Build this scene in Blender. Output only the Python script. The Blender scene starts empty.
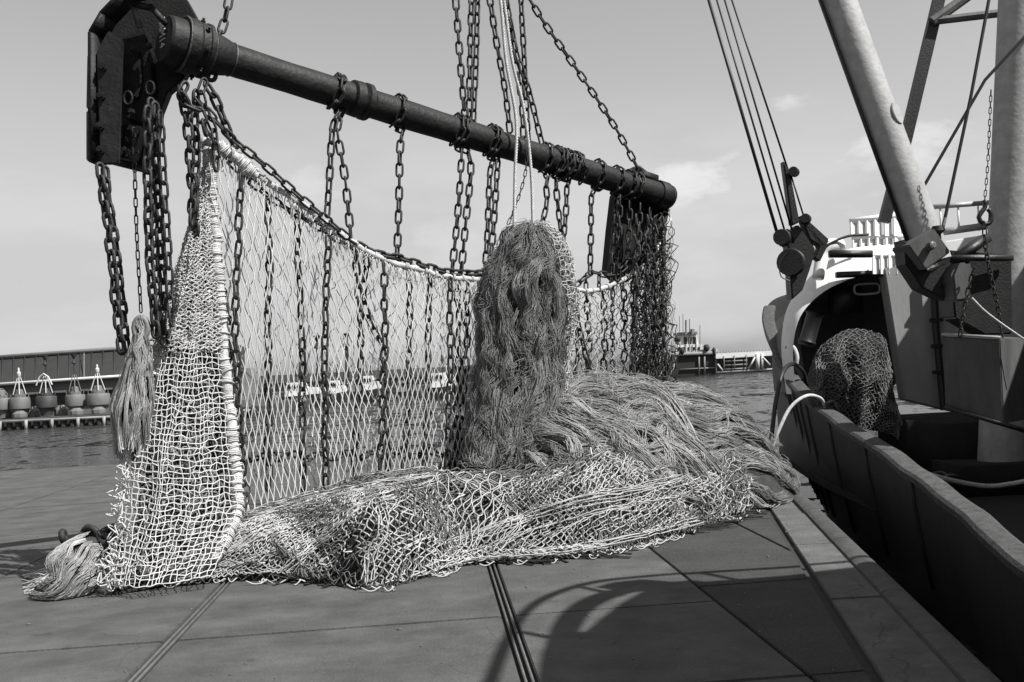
import bpy, bmesh, math, random
import numpy as np
from mathutils import Vector, Matrix
random.seed(7); rng = np.random.default_rng(7)
SC = bpy.context.scene
COL = SC.collection
R = math.radians

# ------------------------------------------------------------------ camera
F = 1000.0
PITCH = math.atan(25 / F); ROLL = math.atan(0.052)
CAM = np.array((0.0, 0.0, 1.6))
_f = np.array((0, math.cos(PITCH), math.sin(PITCH)))
_u0 = np.array((0, -math.sin(PITCH), math.cos(PITCH)))
_x = np.array((1.0, 0, 0))
_r = math.cos(ROLL) * _x - math.sin(ROLL) * _u0
_u = math.sin(ROLL) * _x + math.cos(ROLL) * _u0
cam_d = bpy.data.cameras.new('camera'); cam = bpy.data.objects.new('camera', cam_d); COL.objects.link(cam)
cam_d.sensor_width = 36.0; cam_d.lens = 36.0 * F / 1024; cam_d.clip_end = 6000; cam_d.clip_start = 0.05
cam.matrix_world = Matrix(((_r[0], _u[0], -_f[0], CAM[0]), (_r[1], _u[1], -_f[1], CAM[1]), (_r[2], _u[2], -_f[2], CAM[2]), (0, 0, 0, 1)))
SC.camera = cam

# ------------------------------------------------------------------ light
SUN_H = np.array((0.86, -0.51)); SUN_H /= np.linalg.norm(SUN_H); SUN_EL = R(50)
COT = 1 / math.tan(SUN_EL)
sl = bpy.data.lights.new('sun', 'SUN'); sl.energy = 5.0; sl.angle = R(0.5); sl.color = (1, 0.99, 0.975)
so = bpy.data.objects.new('sun', sl); COL.objects.link(so)
so.rotation_euler = Vector((-SUN_H[0] * math.cos(SUN_EL), -SUN_H[1] * math.cos(SUN_EL), -math.sin(SUN_EL))).to_track_quat('-Z', 'Y').to_euler()
W = bpy.data.worlds.new('World'); SC.world = W; W.use_nodes = True
nt = W.node_tree; nt.nodes.clear()
N = nt.nodes.new; L = nt.links.new
o_ = N('ShaderNodeOutputWorld'); bg = N('ShaderNodeBackground'); sky = N('ShaderNodeTexSky'); bw = N('ShaderNodeRGBToBW')
sky.sky_type = 'NISHITA'; sky.sun_disc = False; sky.sun_elevation = SUN_EL
sky.sun_rotation = math.atan2(SUN_H[0], SUN_H[1]); sky.air_density = 1.0; sky.dust_density = 2.0
tc = N('ShaderNodeTexCoord'); mp = N('ShaderNodeMapping'); mp.inputs['Scale'].default_value = (1, 1, 3.2)
nz = N('ShaderNodeTexNoise'); nz.inputs['Scale'].default_value = 4.6; nz.inputs['Detail'].default_value = 7; nz.inputs['Roughness'].default_value = 0.55
cr = N('ShaderNodeMapRange'); cr.inputs[1].default_value = 0.46; cr.inputs[2].default_value = 0.62
sep = N('ShaderNodeSeparateXYZ'); hi = N('ShaderNodeMapRange'); hi.inputs[1].default_value = 0.27; hi.inputs[2].default_value = 0.15
mul = N('ShaderNodeMath'); mul.operation = 'MULTIPLY'
mx = N('ShaderNodeMix'); mx.data_type = 'RGBA'
SKY_STRENGTH = 0.065
L(tc.outputs['Generated'], mp.inputs[0]); L(mp.outputs[0], nz.inputs['Vector']); L(nz.outputs['Fac'], cr.inputs[0])
L(tc.outputs['Generated'], sep.inputs[0]); L(sep.outputs['Z'], hi.inputs[0])
L(cr.outputs[0], mul.inputs[0]); L(hi.outputs[0], mul.inputs[1])
sp_ = N('ShaderNodeSeparateColor'); L(sky.outputs[0], sp_.inputs[0])          # black and white film behind an orange filter
cmp_ = N('ShaderNodeMath'); cmp_.operation = 'MULTIPLY_ADD'; cmp_.inputs[1].default_value = 0.35; L(sp_.outputs['Green'], cmp_.inputs[0])
rd_ = N('ShaderNodeMath'); rd_.operation = 'MULTIPLY'; rd_.inputs[1].default_value = 0.65; L(sp_.outputs['Red'], rd_.inputs[0]); L(rd_.outputs[0], cmp_.inputs[2])
pw_ = N('ShaderNodeMath'); pw_.operation = 'POWER'; pw_.inputs[1].default_value = 0.85; L(cmp_.outputs[0], pw_.inputs[0])   # film response
gn = N('ShaderNodeMath'); gn.operation = 'MULTIPLY'; gn.inputs[1].default_value = 2.72
L(pw_.outputs[0], gn.inputs[0])
sm_ = N('ShaderNodeMath'); sm_.operation = 'SMOOTH_MIN'; sm_.inputs[1].default_value = 6.2; sm_.inputs[2].default_value = 1.2; L(gn.outputs[0], sm_.inputs[0])
mx.inputs[7].default_value = (8.3, 8.3, 8.3, 1)
sc_ = N('ShaderNodeMath'); sc_.operation = 'MULTIPLY'; sc_.inputs[1].default_value = 0.3; L(mul.outputs[0], sc_.inputs[0]); cl_ = sc_.outputs[0]
n2 = N('ShaderNodeTexNoise'); n2.inputs['Scale'].default_value = 13; n2.inputs['Detail'].default_value = 8; n2.inputs['Roughness'].default_value = 0.6; mp2 = N('ShaderNodeMapping'); mp2.inputs['Scale'].default_value = (1, 1, 2.1); L(tc.outputs['Generated'], mp2.inputs[0]); L(mp2.outputs[0], n2.inputs['Vector'])
for d_, rad_, amt_ in (((0.185, 0.965, 0.178), 0.10, 1.0), ((0.145, 0.97, 0.155), 0.07, 0.8), ((0.37, 0.91, 0.17), 0.13, 0.85), ((0.27, 0.93, 0.235), 0.05, 0.6), ((-0.2, 0.96, 0.18), 0.09, 0.5), ((-0.05, 0.98, 0.12), 0.1, 0.35)):      # fair-weather puffs
    vd = N('ShaderNodeVectorMath'); vd.operation = 'DISTANCE'; vd.inputs[1].default_value = Vector(d_).normalized(); L(tc.outputs['Generated'], vd.inputs[0])
    vd.inputs[1].default_value = [q_ * (1, 1, 1.7)[k_] for k_, q_ in enumerate(Vector(d_).normalized())]; mp3 = N('ShaderNodeMapping'); mp3.inputs['Scale'].default_value = (1, 1, 1.7); L(tc.outputs['Generated'], mp3.inputs[0]); L(mp3.outputs[0], vd.inputs[0])
    m1_ = N('ShaderNodeMapRange'); m1_.inputs[1].default_value = rad_ * 1.2; m1_.inputs[2].default_value = 0.0; m1_.inputs[3].default_value = -0.38; m1_.inputs[4].default_value = 0.17; L(vd.outputs['Value'], m1_.inputs[0])
    a1_ = N('ShaderNodeMath'); L(n2.outputs['Fac'], a1_.inputs[0]); L(m1_.outputs[0], a1_.inputs[1])
    m2_ = N('ShaderNodeMapRange'); m2_.interpolation_type = 'SMOOTHSTEP'; m2_.inputs[1].default_value = 0.42; m2_.inputs[2].default_value = 0.70; m2_.inputs[4].default_value = amt_; L(a1_.outputs[0], m2_.inputs[0])
    x_ = N('ShaderNodeMath'); x_.operation = 'MAXIMUM'; L(cl_, x_.inputs[0]); L(m2_.outputs[0], x_.inputs[1]); cl_ = x_.outputs[0]
L(cl_, mx.inputs[0]); L(sm_.outputs[0], mx.inputs[6])
L(mx.outputs[2], bg.inputs[0]); bg.inputs[1].default_value = SKY_STRENGTH; L(bg.outputs[0], o_.inputs[0])
SC.view_settings.view_transform = 'Standard'; SC.view_settings.look = 'None'; SC.view_settings.exposure = 0.62; SC.view_settings.gamma = 1.0
SC.render.engine = 'CYCLES'; SC.cycles.max_bounces = 5; SC.cycles.diffuse_bounces = 3

# ------------------------------------------------------------------ geometry of the place
def ray(px, py): return _f + (px - 512) / F * _r - (py - 341) / F * _u
def P(px, py, d): return CAM + d * ray(px, py)
def G(px, py, z=0.0):
    v = ray(px, py); return CAM + v * ((z - CAM[2]) / v[2])
BA = P(178, 43, 8.40); BB = P(668, 197, 12.30)          # axis of the beam pipe
BD = (BB - BA) / np.linalg.norm(BB - BA)
BN = np.array((BD[1], -BD[0], 0)); BN /= np.linalg.norm(BN)   # horizontal, towards the camera
def B(px, py, off=0.0):                                  # point of the upright plane under the beam
    v = ray(px, py); return CAM + v * (np.dot(BA + BN * off - CAM, BN) / np.dot(v, BN))
def curve(pts, n, smooth=True):                          # resample a 3-D polyline to n even points
    p = np.asarray(pts, float)
    if smooth and len(p) > 2:
        q = [p[0]]
        pp = np.vstack((2 * p[0] - p[1], p, 2 * p[-1] - p[-2]))
        for i in range(len(p) - 1):
            a, b, c, d = pp[i:i + 4]
            for t in np.linspace(0, 1, 11)[1:]:
                q.append(0.5 * (2 * b + (c - a) * t + (2 * a - 5 * b + 4 * c - d) * t * t + (3 * b - a - 3 * c + d) * t ** 3))
        p = np.array(q)
    s = np.concatenate(([0], np.cumsum(np.linalg.norm(np.diff(p, axis=0), axis=1))))
    t = np.linspace(0, s[-1], n)
    return np.stack([np.interp(t, s, p[:, k]) for k in range(3)], 1)
def length(p): return float(np.linalg.norm(np.diff(np.asarray(p), axis=0), axis=1).sum())
_ph = rng.uniform(0, 6.28, (40, 4)); _fr = rng.normal(0, 1, (40, 3))
def wob(x, y, scale=1.0, seed=0):                        # smooth cheap noise in about -1..1
    x = np.asarray(x, float) * scale; y = np.asarray(y, float) * scale; r = 0
    for k in range(6):
        j = (seed * 7 + k) % 40
        r = r + np.sin(x * (_fr[j, 0] * 2.1) + y * (_fr[j, 1] * 2.1) + _ph[j, 0]) * (0.6 if k < 3 else 0.3)
    return r / 1.7

class MB:
    def __init__(s): s.V = []; s.Fq = []; s.Fn = []; s.n = 0; s.T = []
    def add(s, v, quads=None, ngons=None, tint=None):
        v = np.asarray(v, float)
        if quads is not None: s.Fq.append(np.asarray(quads, np.int64) + s.n)
        if ngons: s.Fn += [[i + s.n for i in f] for f in ngons]
        s.V.append(v); s.T.append(np.full(len(v), 0.5) if tint is None else tint); s.n += len(v); return s
    def box(s, c, size, rot=None):
        h = np.asarray(size, float) / 2
        v = np.array([(x, y, z) for x in (-1, 1) for y in (-1, 1) for z in (-1, 1)]) * h
        if rot is not None: v = v @ np.array(rot).T
        return s.add(v + np.asarray(c), [(0, 1, 3, 2), (4, 6, 7, 5), (0, 4, 5, 1), (2, 3, 7, 6), (0, 2, 6, 4), (1, 5, 7, 3)])
    def bar(s, a, b, w, h=None, up=(0, 0, 1)):
        a = np.asarray(a, float); b = np.asarray(b, float); h = w if h is None else h
        t = b - a; ln = np.linalg.norm(t); t /= ln
        u = np.asarray(up, float)
        if abs(np.dot(u, t)) > 0.98: u = np.array((1.0, 0, 0))
        sd = np.cross(t, u); sd /= np.linalg.norm(sd); uu = np.cross(sd, t)
        return s.box((a + b) / 2, (ln, w, h), np.stack((t, sd, uu), 1))
    def tube(s, pts, r, sides=8, closed=False, caps=True, tint=None):
        p = np.asarray(pts, float)[None]
        return s.tubes(p, r, sides, closed, caps, tint)
    def tubes(s, Pn, r, sides=3, closed=False, caps=False, tint=None):
        Pn = np.asarray(Pn, float); n, m, _ = Pn.shape
        if closed: T = np.roll(Pn, -1, 1) - np.roll(Pn, 1, 1)
        else: T = np.gradient(Pn, axis=1)
        T /= np.linalg.norm(T, axis=2, keepdims=True) + 1e-12
        mean = Pn[:, -1] - Pn[:, 0] if not closed else np.cross(Pn[:, m // 4] - Pn[:, 0], Pn[:, m // 2] - Pn[:, 0])
        ref = np.where(np.abs(mean[:, 2:3]) < 0.75 * np.linalg.norm(mean, axis=1, keepdims=True), np.array([[0.04, 0.03, 1.0]]), np.array([[0.8, 0.6, 0.05]]))
        if closed: ref = mean / (np.linalg.norm(mean, axis=1, keepdims=True) + 1e-12)
        A = np.cross(T, ref[:, None, :]); A /= np.linalg.norm(A, axis=2, keepdims=True) + 1e-12
        Bv = np.cross(T, A)
        rr = np.broadcast_to(np.asarray(r, float), (n, m)) if np.ndim(r) != 1 else np.broadcast_to(np.asarray(r, float)[None], (n, m))
        ang = np.arange(sides) / sides * 2 * math.pi
        v = Pn[:, :, None, :] + rr[:, :, None, None] * (np.cos(ang)[None, None, :, None] * A[:, :, None, :] + np.sin(ang)[None, None, :, None] * Bv[:, :, None, :])
        i = np.arange(n)[:, None, None] * m * sides; j = np.arange(m if closed else m - 1)[None, :, None] * sides; k = np.arange(sides)[None, None, :]
        k2 = (k + 1) % sides; j2 = ((np.arange(m if closed else m - 1) + 1) % m)[None, :, None] * sides
        q = np.stack(np.broadcast_arrays(i + j + k, i + j + k2, i + j2 + k2, i + j2 + k), -1).reshape(-1, 4)
        ng = None
        if caps and not closed:
            ng = []
            for a in range(n):
                o = a * m * sides
                ng.append([o + c for c in range(sides)][::-1]); ng.append([o + (m - 1) * sides + c for c in range(sides)])
        tt = None if tint is None else np.repeat(np.broadcast_to(np.asarray(tint, float), (n,)), m * sides)
        return s.add(v.reshape(-1, 3), q, ng, tt)
    def lathe(s, prof, base=(0, 0, 0), axis=(0, 0, 1), sides=16):     # prof = (radius, height) pairs
        ax = np.asarray(axis, float); ax /= np.linalg.norm(ax)
        a = np.cross(ax, (0.31, 0.95, 0.05) if abs(ax[1]) < 0.9 else (1, 0, 0)); a /= np.linalg.norm(a); b = np.cross(ax, a)
        ang = np.arange(sides) / sides * 2 * math.pi
        ring = np.cos(ang)[:, None] * a + np.sin(ang)[:, None] * b
        v = np.concatenate([np.asarray(base, float) + ax * h + ring * r for r, h in prof])
        m = len(prof)
        q = [(j * sides + k, j * sides + (k + 1) % sides, (j + 1) * sides + (k + 1) % sides, (j + 1) * sides + k) for j in range(m - 1) for k in range(sides)]
        return s.add(v, q, [list(range(sides))[::-1], [(m - 1) * sides + k for k in range(sides)]])
    def prism(s, outline, ext):                          # 3-D outline extruded by vector ext
        a = np.asarray(outline, float); n = len(a)
        return s.add(np.vstack((a, a + np.asarray(ext))), [(i, (i + 1) % n, n + (i + 1) % n, n + i) for i in range(n)], [list(range(n))[::-1], list(range(n, 2 * n))])
    def grid(s, X, closed=False):                        # X[n, m, 3]
        n, m, _ = X.shape; i = np.arange(n - 1)[:, None] * m; mm = m if closed else m - 1; j = np.arange(mm)[None]; j2 = (np.arange(mm) + 1)[None] % m
        return s.add(X.reshape(-1, 3), np.stack(np.broadcast_arrays(i + j, i + j2, i + m + j2, i + m + j), -1).reshape(-1, 4))
    def build(s, name, mat, parent=None, smooth=False, bevel=0.0, kind=None, tint=False, sharp=None):
        off = origin(parent)
        V = np.concatenate(s.V) - off
        me = bpy.data.meshes.new(name)
        if s.Fn or len(s.Fq) == 0:
            me.from_pydata(V.tolist(), [], (np.concatenate(s.Fq).tolist() if s.Fq else []) + s.Fn)
        else:
            q = np.concatenate(s.Fq)
            me.vertices.add(len(V)); me.vertices.foreach_set('co', V.ravel().astype(np.float32))
            me.loops.add(q.size); me.loops.foreach_set('vertex_index', q.ravel().astype(np.int32))
            me.polygons.add(len(q)); me.polygons.foreach_set('loop_start', (np.arange(len(q)) * 4).astype(np.int32))
            me.update(calc_edges=True)
        if bevel:
            bm = bmesh.new(); bm.from_mesh(me)
            bmesh.ops.bevel(bm, geom=[e for e in bm.edges if len(e.link_faces) == 2 and e.calc_face_angle(0) > 0.6], offset=bevel, segments=2, affect='EDGES', clamp_overlap=True)
            bm.to_mesh(me); bm.free()
        if tint:
            at = me.attributes.new('tint', 'FLOAT', 'POINT'); at.data.foreach_set('value', np.concatenate(s.T).astype(np.float32))
        if smooth:
            me.polygons.foreach_set('use_smooth', np.ones(len(me.polygons), bool))
            if sharp: me.set_sharp_from_angle(angle=R(sharp))
        me.materials.append(mat); me.update()
        o = bpy.data.objects.new(name, me); COL.objects.link(o)
        if parent is not None: o.parent = parent
        if kind: o['kind'] = kind
        return o
def origin(o):
    p = np.zeros(3)
    while o is not None: p += np.array(o.location); o = o.parent
    return p
def thing(name, label, cat, loc, group=None):
    o = bpy.data.objects.new(name, None); COL.objects.link(o); o.empty_display_size = 0.2
    o.location = tuple(loc); o['label'] = label; o['category'] = cat
    if group: o['group'] = group
    return o
def tag(o, label, cat, group=None):
    o['label'] = label; o['category'] = cat
    if group: o['group'] = group
    return o
def struct(o): o['kind'] = 'structure'; return o

# ------------------------------------------------------------------ materials (neutral greys: the photograph is black and white)
def mat(name, base, rough=0.7, metal=0.0, var=0.0, scale=6.0, bump=0.0, bscale=None, spots=None, tint=0.0, spec=0.5, stretch=None, detail=6):
    m = bpy.data.materials.new(name); m.use_nodes = True; t = m.node_tree; n = t.nodes; l = t.links
    b = n['Principled BSDF']; b.inputs['Base Color'].default_value = (base, base, base, 1)
    b.inputs['Roughness'].default_value = rough; b.inputs['Metallic'].default_value = metal; b.inputs['Specular IOR Level'].default_value = spec
    co = n.new('ShaderNodeNewGeometry').outputs['Position']
    if stretch:
        mp = n.new('ShaderNodeMapping'); mp.inputs['Scale'].default_value = stretch; l.new(co, mp.inputs[0]); co = mp.outputs[0]
    val = None
    if var:
        nz = n.new('ShaderNodeTexNoise'); nz.inputs['Scale'].default_value = scale; nz.inputs['Detail'].default_value = detail; nz.inputs['Roughness'].default_value = 0.62; l.new(co, nz.inputs['Vector'])
        mr = n.new('ShaderNodeMapRange'); mr.inputs[1].default_value = 0.28; mr.inputs[2].default_value = 0.72
        mr.inputs[3].default_value = base * (1 - var); mr.inputs[4].default_value = base * (1 + var); l.new(nz.outputs['Fac'], mr.inputs[0]); val = mr.outputs[0]
    if spots:                                            # (scale, threshold, value): blotches of rust or dirt
        nz = n.new('ShaderNodeTexNoise'); nz.inputs['Scale'].default_value = spots[0]; nz.inputs['Detail'].default_value = 8; nz.inputs['Roughness'].default_value = 0.7; l.new(co, nz.inputs['Vector'])
        mr = n.new('ShaderNodeMapRange'); mr.inputs[1].default_value = spots[1]; mr.inputs[2].default_value = spots[1] + 0.06; l.new(nz.outputs['Fac'], mr.inputs[0])
        mx = n.new('ShaderNodeMix'); mx.data_type = 'FLOAT'; l.new(mr.outputs[0], mx.inputs[0])
        if val: l.new(val, mx.inputs[2])
        else: mx.inputs[2].default_value = base
        mx.inputs[3].default_value = spots[2]; val = mx.outputs[0]
    if tint:
        at = n.new('ShaderNodeAttribute'); at.attribute_name = 'tint'
        mr = n.new('ShaderNodeMapRange'); mr.inputs[3].default_value = 1 - tint; mr.inputs[4].default_value = 1 + tint; l.new(at.outputs['Fac'], mr.inputs[0])
        mm = n.new('ShaderNodeMath'); mm.operation = 'MULTIPLY'; l.new(mr.outputs[0], mm.inputs[0])
        if val: l.new(val, mm.inputs[1])
        else: mm.inputs[1].default_value = base
        val = mm.outputs[0]
    if val:
        cb = n.new('ShaderNodeCombineColor')
        for k in range(3): l.new(val, cb.inputs[k])
        l.new(cb.outputs[0], b.inputs['Base Color'])
    if bump:
        nz = n.new('ShaderNodeTexNoise'); nz.inputs['Scale'].default_value = bscale or scale * 4; nz.inputs['Detail'].default_value = 5; l.new(co, nz.inputs['Vector'])
        bp = n.new('ShaderNodeBump'); bp.inputs['Strength'].default_value = bump; bp.inputs['Distance'].default_value = 0.02; l.new(nz.outputs['Fac'], bp.inputs['Height']); l.new(bp.outputs[0], b.inputs['Normal'])
    return m
M_conc = mat('concrete slab', 0.064, 0.9, var=0.3, scale=2.6, bump=0.45, bscale=45, spots=(2.3, 0.635, 0.036), detail=9)
def wear(m, crack=0.35, streak=0.25):                     # cracks, tyre streaks and stains on a paving material
    t = m.node_tree; n = t.nodes; l = t.links; b = n['Principled BSDF']; src = b.inputs['Base Color'].links[0].from_socket; co = n.new('ShaderNodeNewGeometry').outputs['Position']
    wn = n.new('ShaderNodeTexNoise'); wn.inputs['Scale'].default_value = 1.7; wn.inputs['Detail'].default_value = 5; l.new(co, wn.inputs['Vector'])
    ad = n.new('ShaderNodeMix'); ad.data_type = 'VECTOR'; ad.inputs[0].default_value = 0.35; l.new(co, ad.inputs[4]); l.new(wn.outputs['Color'], ad.inputs[5])
    vo = n.new('ShaderNodeTexVoronoi'); vo.feature = 'DISTANCE_TO_EDGE'; vo.inputs['Scale'].default_value = 0.55; l.new(ad.outputs[1], vo.inputs['Vector'])
    m1 = n.new('ShaderNodeMapRange'); m1.inputs[1].default_value = 0.0; m1.inputs[2].default_value = 0.003; m1.inputs[3].default_value = 1 - crack; m1.inputs[4].default_value = 1.0; l.new(vo.outputs['Distance'], m1.inputs[0])
    mp = n.new('ShaderNodeMapping'); mp.inputs['Scale'].default_value = (0.9, 1.5, 1); mp.inputs['Rotation'].default_value = (0, 0, 0.12); l.new(co, mp.inputs[0])
    sn = n.new('ShaderNodeTexNoise'); sn.inputs['Scale'].default_value = 1.6; sn.inputs['Detail'].default_value = 8; sn.inputs['Roughness'].default_value = 0.7; l.new(mp.outputs[0], sn.inputs['Vector'])
    m2 = n.new('ShaderNodeMapRange'); m2.inputs[1].default_value = 0.3; m2.inputs[2].default_value = 0.7; m2.inputs[3].default_value = 1 - streak; m2.inputs[4].default_value = 1 + streak; l.new(sn.outputs['Fac'], m2.inputs[0])
    gn_ = n.new('ShaderNodeTexNoise'); gn_.inputs['Scale'].default_value = 130; gn_.inputs['Detail'].default_value = 2; l.new(co, gn_.inputs['Vector'])
    m3 = n.new('ShaderNodeMapRange'); m3.inputs[1].default_value = 0.3; m3.inputs[2].default_value = 0.7; m3.inputs[3].default_value = 0.8; m3.inputs[4].default_value = 1.2; l.new(gn_.outputs['Fac'], m3.inputs[0])
    q1 = n.new('ShaderNodeMath'); q1.operation = 'MULTIPLY'; l.new(m1.outputs[0], q1.inputs[0]); l.new(m2.outputs[0], q1.inputs[1])
    q2 = n.new('ShaderNodeMath'); q2.operation = 'MULTIPLY'; l.new(q1.outputs[0], q2.inputs[0]); l.new(m3.outputs[0], q2.inputs[1])
    vm = n.new('ShaderNodeVectorMath'); vm.operation = 'SCALE'; l.new(src, vm.inputs[0]); l.new(q2.outputs[0], vm.inputs['Scale']); l.new(vm.outputs[0], b.inputs['Base Color'])
    return m
wear(M_conc, 0.3, 0.32)
M_tar = mat('rough tarmac', 0.042, 0.95, var=0.35, scale=40, bump=0.8, bscale=120, spots=(55, 0.68, 0.12))
M_cope = mat('coping concrete', 0.09, 0.9, var=0.3, scale=5, bump=0.6, bscale=70, spots=(38, 0.7, 0.16))
wear(M_cope, 0.5, 0.3); wear(M_tar, 0.4, 0.3)
M_nose = mat('worn kerb nosing', 0.05, 0.75, var=0.4, scale=9, bump=0.4, bscale=40)
M_joint = mat('joint filler', 0.025, 0.9, var=0.3, scale=20)
M_strip = mat('steel joint strip', 0.09, 0.55, 0.3, var=0.3, scale=15)
M_steel = mat('dark tarred steel', 0.007, 0.6, 0.0, spec=0.3, var=0.5, scale=7, bump=0.35, bscale=45, spots=(9, 0.70, 0.05))
M_pipe = mat('worn pipe steel', 0.012, 0.6, 0.0, spec=0.3, var=0.6, scale=5, bump=0.4, bscale=22, spots=(11, 0.66, 0.075))
M_worn = mat('bare worn steel', 0.07, 0.5, 0.2, var=0.8, scale=14, bump=0.3)
M_chain = mat('rusty chain steel', 0.02, 0.55, 0.2, var=0.6, scale=30, bump=0.3, bscale=120)
M_twine = mat('pale net twine', 0.41, 0.85, var=0.25, scale=9, bump=0.0, spots=(2.6, 0.58, 0.22))
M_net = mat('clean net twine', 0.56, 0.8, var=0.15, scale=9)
M_twine3 = mat('dark net twine', 0.13, 0.9, var=0.5, scale=5)  # darker twine for under-layers, so gaps in the pale mesh read dark
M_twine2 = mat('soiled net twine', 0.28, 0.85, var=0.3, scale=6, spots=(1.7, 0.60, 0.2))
M_twine_shade = mat('shade-dark net twine', 0.022, 0.9, var=0.5, scale=5)  # twine blackened to stand in for shade on folds and back layers
M_rope = mat('pale rope', 0.5, 0.85, var=0.25, scale=25, bump=0.6, bscale=130)
M_lash = mat('lashing cord', 0.52, 0.85, var=0.2, scale=40)
M_hair = mat('dolly rope strands', 0.165, 0.6, var=0.2, scale=4, tint=0.48)
M_hair3 = mat('grey dolly rope strands', 0.27, 0.55, var=0.2, scale=4, tint=0.42)
M_hair2 = mat('pale dolly rope strands', 0.32, 0.6, var=0.2, scale=4, tint=0.45)
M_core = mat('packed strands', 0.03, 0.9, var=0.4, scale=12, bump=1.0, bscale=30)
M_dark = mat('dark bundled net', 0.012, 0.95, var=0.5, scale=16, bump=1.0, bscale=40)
M_flap = mat('black rubber flaps', 0.014, 0.7, var=0.5, scale=20)
M_hull = mat('black hull paint', 0.009, 0.6, var=0.6, scale=2.5, bump=0.35, bscale=9, spots=(6, 0.66, 0.035), stretch=(1, 1, 0.3))
M_cap = mat('worn gunwale', 0.05, 0.75, var=0.5, scale=10, bump=0.5, bscale=40, spots=(12, 0.64, 0.1))
M_white = mat('white ship paint', 0.72, 0.45, var=0.1, scale=3, bump=0.12, bscale=30, spots=(9, 0.76, 0.25))
M_grey = mat('grey ship paint', 0.27, 0.5, var=0.15, scale=3, bump=0.15, bscale=25, spots=(8, 0.74, 0.14), stretch=(1, 1, 0.4))
M_boom = mat('chalky boom paint', 0.3, 0.6, var=0.2, scale=6, bump=0.3, bscale=16, spots=(13, 0.69, 0.09))
M_weld = mat('bright weld bead', 0.55, 0.5)
M_box = mat('weathered grey steel', 0.07, 0.65, var=0.4, scale=3.5, bump=0.2, bscale=30, stretch=(1, 1, 0.3))
M_blk = mat('black greased steel', 0.012, 0.5, var=0.4, scale=9, bump=0.3, bscale=40)
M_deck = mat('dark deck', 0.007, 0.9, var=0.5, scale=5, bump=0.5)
M_wire = mat('wire rope', 0.025, 0.5, 0.3)
M_roof = mat('dark sheet roofing', 0.022, 0.7, var=0.2, scale=0.7)
M_wall = mat('pale grey shed wall', 0.15, 0.8, var=0.15, scale=0.5)
M_trim = mat('white trim', 0.62, 0.7)
M_buoy = mat('grey buoy paint', 0.13, 0.6, var=0.2, scale=1.2)
M_buoyd = mat('dark buoy paint', 0.045, 0.6, var=0.3, scale=1.2)
M_bw = mat('white buoy paint', 0.5, 0.6)
M_farq = mat('far quay face', 0.04, 0.9, var=0.4, scale=1)
M_farr = mat('far quay rail', 0.26, 0.8, var=0.3, scale=1)
M_far = mat('far grey steel', 0.2, 0.8, var=0.2, scale=0.4)  # plain grey of distant walls and fittings
M_fdark = mat('far black hull', 0.018, 0.7, var=0.3, scale=0.3)
M_glass = mat('dark glass', 0.02, 0.15)
M_water = bpy.data.materials.new('harbour water'); M_water.use_nodes = True
_t = M_water.node_tree; _b = _t.nodes['Principled BSDF']; _b.inputs['Base Color'].default_value = (0.012, 0.012, 0.012, 1); _b.inputs['Roughness'].default_value = 0.2; _b.inputs['Specular IOR Level'].default_value = 0.1
_g = _t.nodes.new('ShaderNodeNewGeometry'); _m = _t.nodes.new('ShaderNodeMapping'); _m.inputs['Scale'].default_value = (0.9, 0.55, 1)
_t.links.new(_g.outputs['Position'], _m.inputs[0]); _acc = None
for _sc, _k in ((0.7, 0.5), (2.6, 0.55), (0.16, 0.25)):       # wave slopes taken straight from noise
    _n = _t.nodes.new('ShaderNodeTexNoise'); _n.inputs['Scale'].default_value = _sc; _n.inputs['Detail'].default_value = 4; _t.links.new(_m.outputs[0], _n.inputs['Vector'])
    _s = _t.nodes.new('ShaderNodeVectorMath'); _s.operation = 'SUBTRACT'; _s.inputs[1].default_value = (0.5, 0.5, 0.5); _t.links.new(_n.outputs['Color'], _s.inputs[0])
    _q = _t.nodes.new('ShaderNodeVectorMath'); _q.operation = 'MULTIPLY'; _q.inputs[1].default_value = (_k * 4.2, _k * 4.2, 0); _t.links.new(_s.outputs[0], _q.inputs[0])
    if _acc is None: _acc = _q.outputs[0]
    else:
        _ad = _t.nodes.new('ShaderNodeVectorMath'); _t.links.new(_acc, _ad.inputs[0]); _t.links.new(_q.outputs[0], _ad.inputs[1]); _acc = _ad.outputs[0]
_ad = _t.nodes.new('ShaderNodeVectorMath'); _ad.inputs[1].default_value = (0, 0, 1); _t.links.new(_acc, _ad.inputs[0])
_no = _t.nodes.new('ShaderNodeVectorMath'); _no.operation = 'NORMALIZE'; _t.links.new(_ad.outputs[0], _no.inputs[0]); _t.links.new(_no.outputs[0], _b.inputs['Normal'])

# ------------------------------------------------------------------ water, quay, slabs
WZ = -1.5
m = MB(); m.add([(-3000, -60, WZ), (3000, -60, WZ), (3000, 5000, WZ), (-3000, 5000, WZ)], [(0, 1, 2, 3)])
struct(m.build('water', M_water))
E0, E1 = G(1000, 682), G(790, 482)                       # right-hand edge of the quay
ED = (E1 - E0) / np.linalg.norm(E1 - E0); EN = np.array((-ED[1], ED[0], 0))   # EN points inland (left)
GD = np.array((-0.085, 1.0, 0)); GD /= np.linalg.norm(GD); GX = np.array((GD[1], -GD[0], 0))
def edge_at(y): return E0[0] + (y - E0[1]) * ED[0] / ED[1]
YF = 20.7
m = MB(); z0 = -0.03
out = [(-40, -6), (edge_at(-6), -6), (edge_at(YF), YF), (-40, YF - 3.2 * 0)]
m.prism([(x, y, -4) for x, y in out], (0, 0, 4 + z0))
quay = struct(m.build('quay', M_joint))
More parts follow.
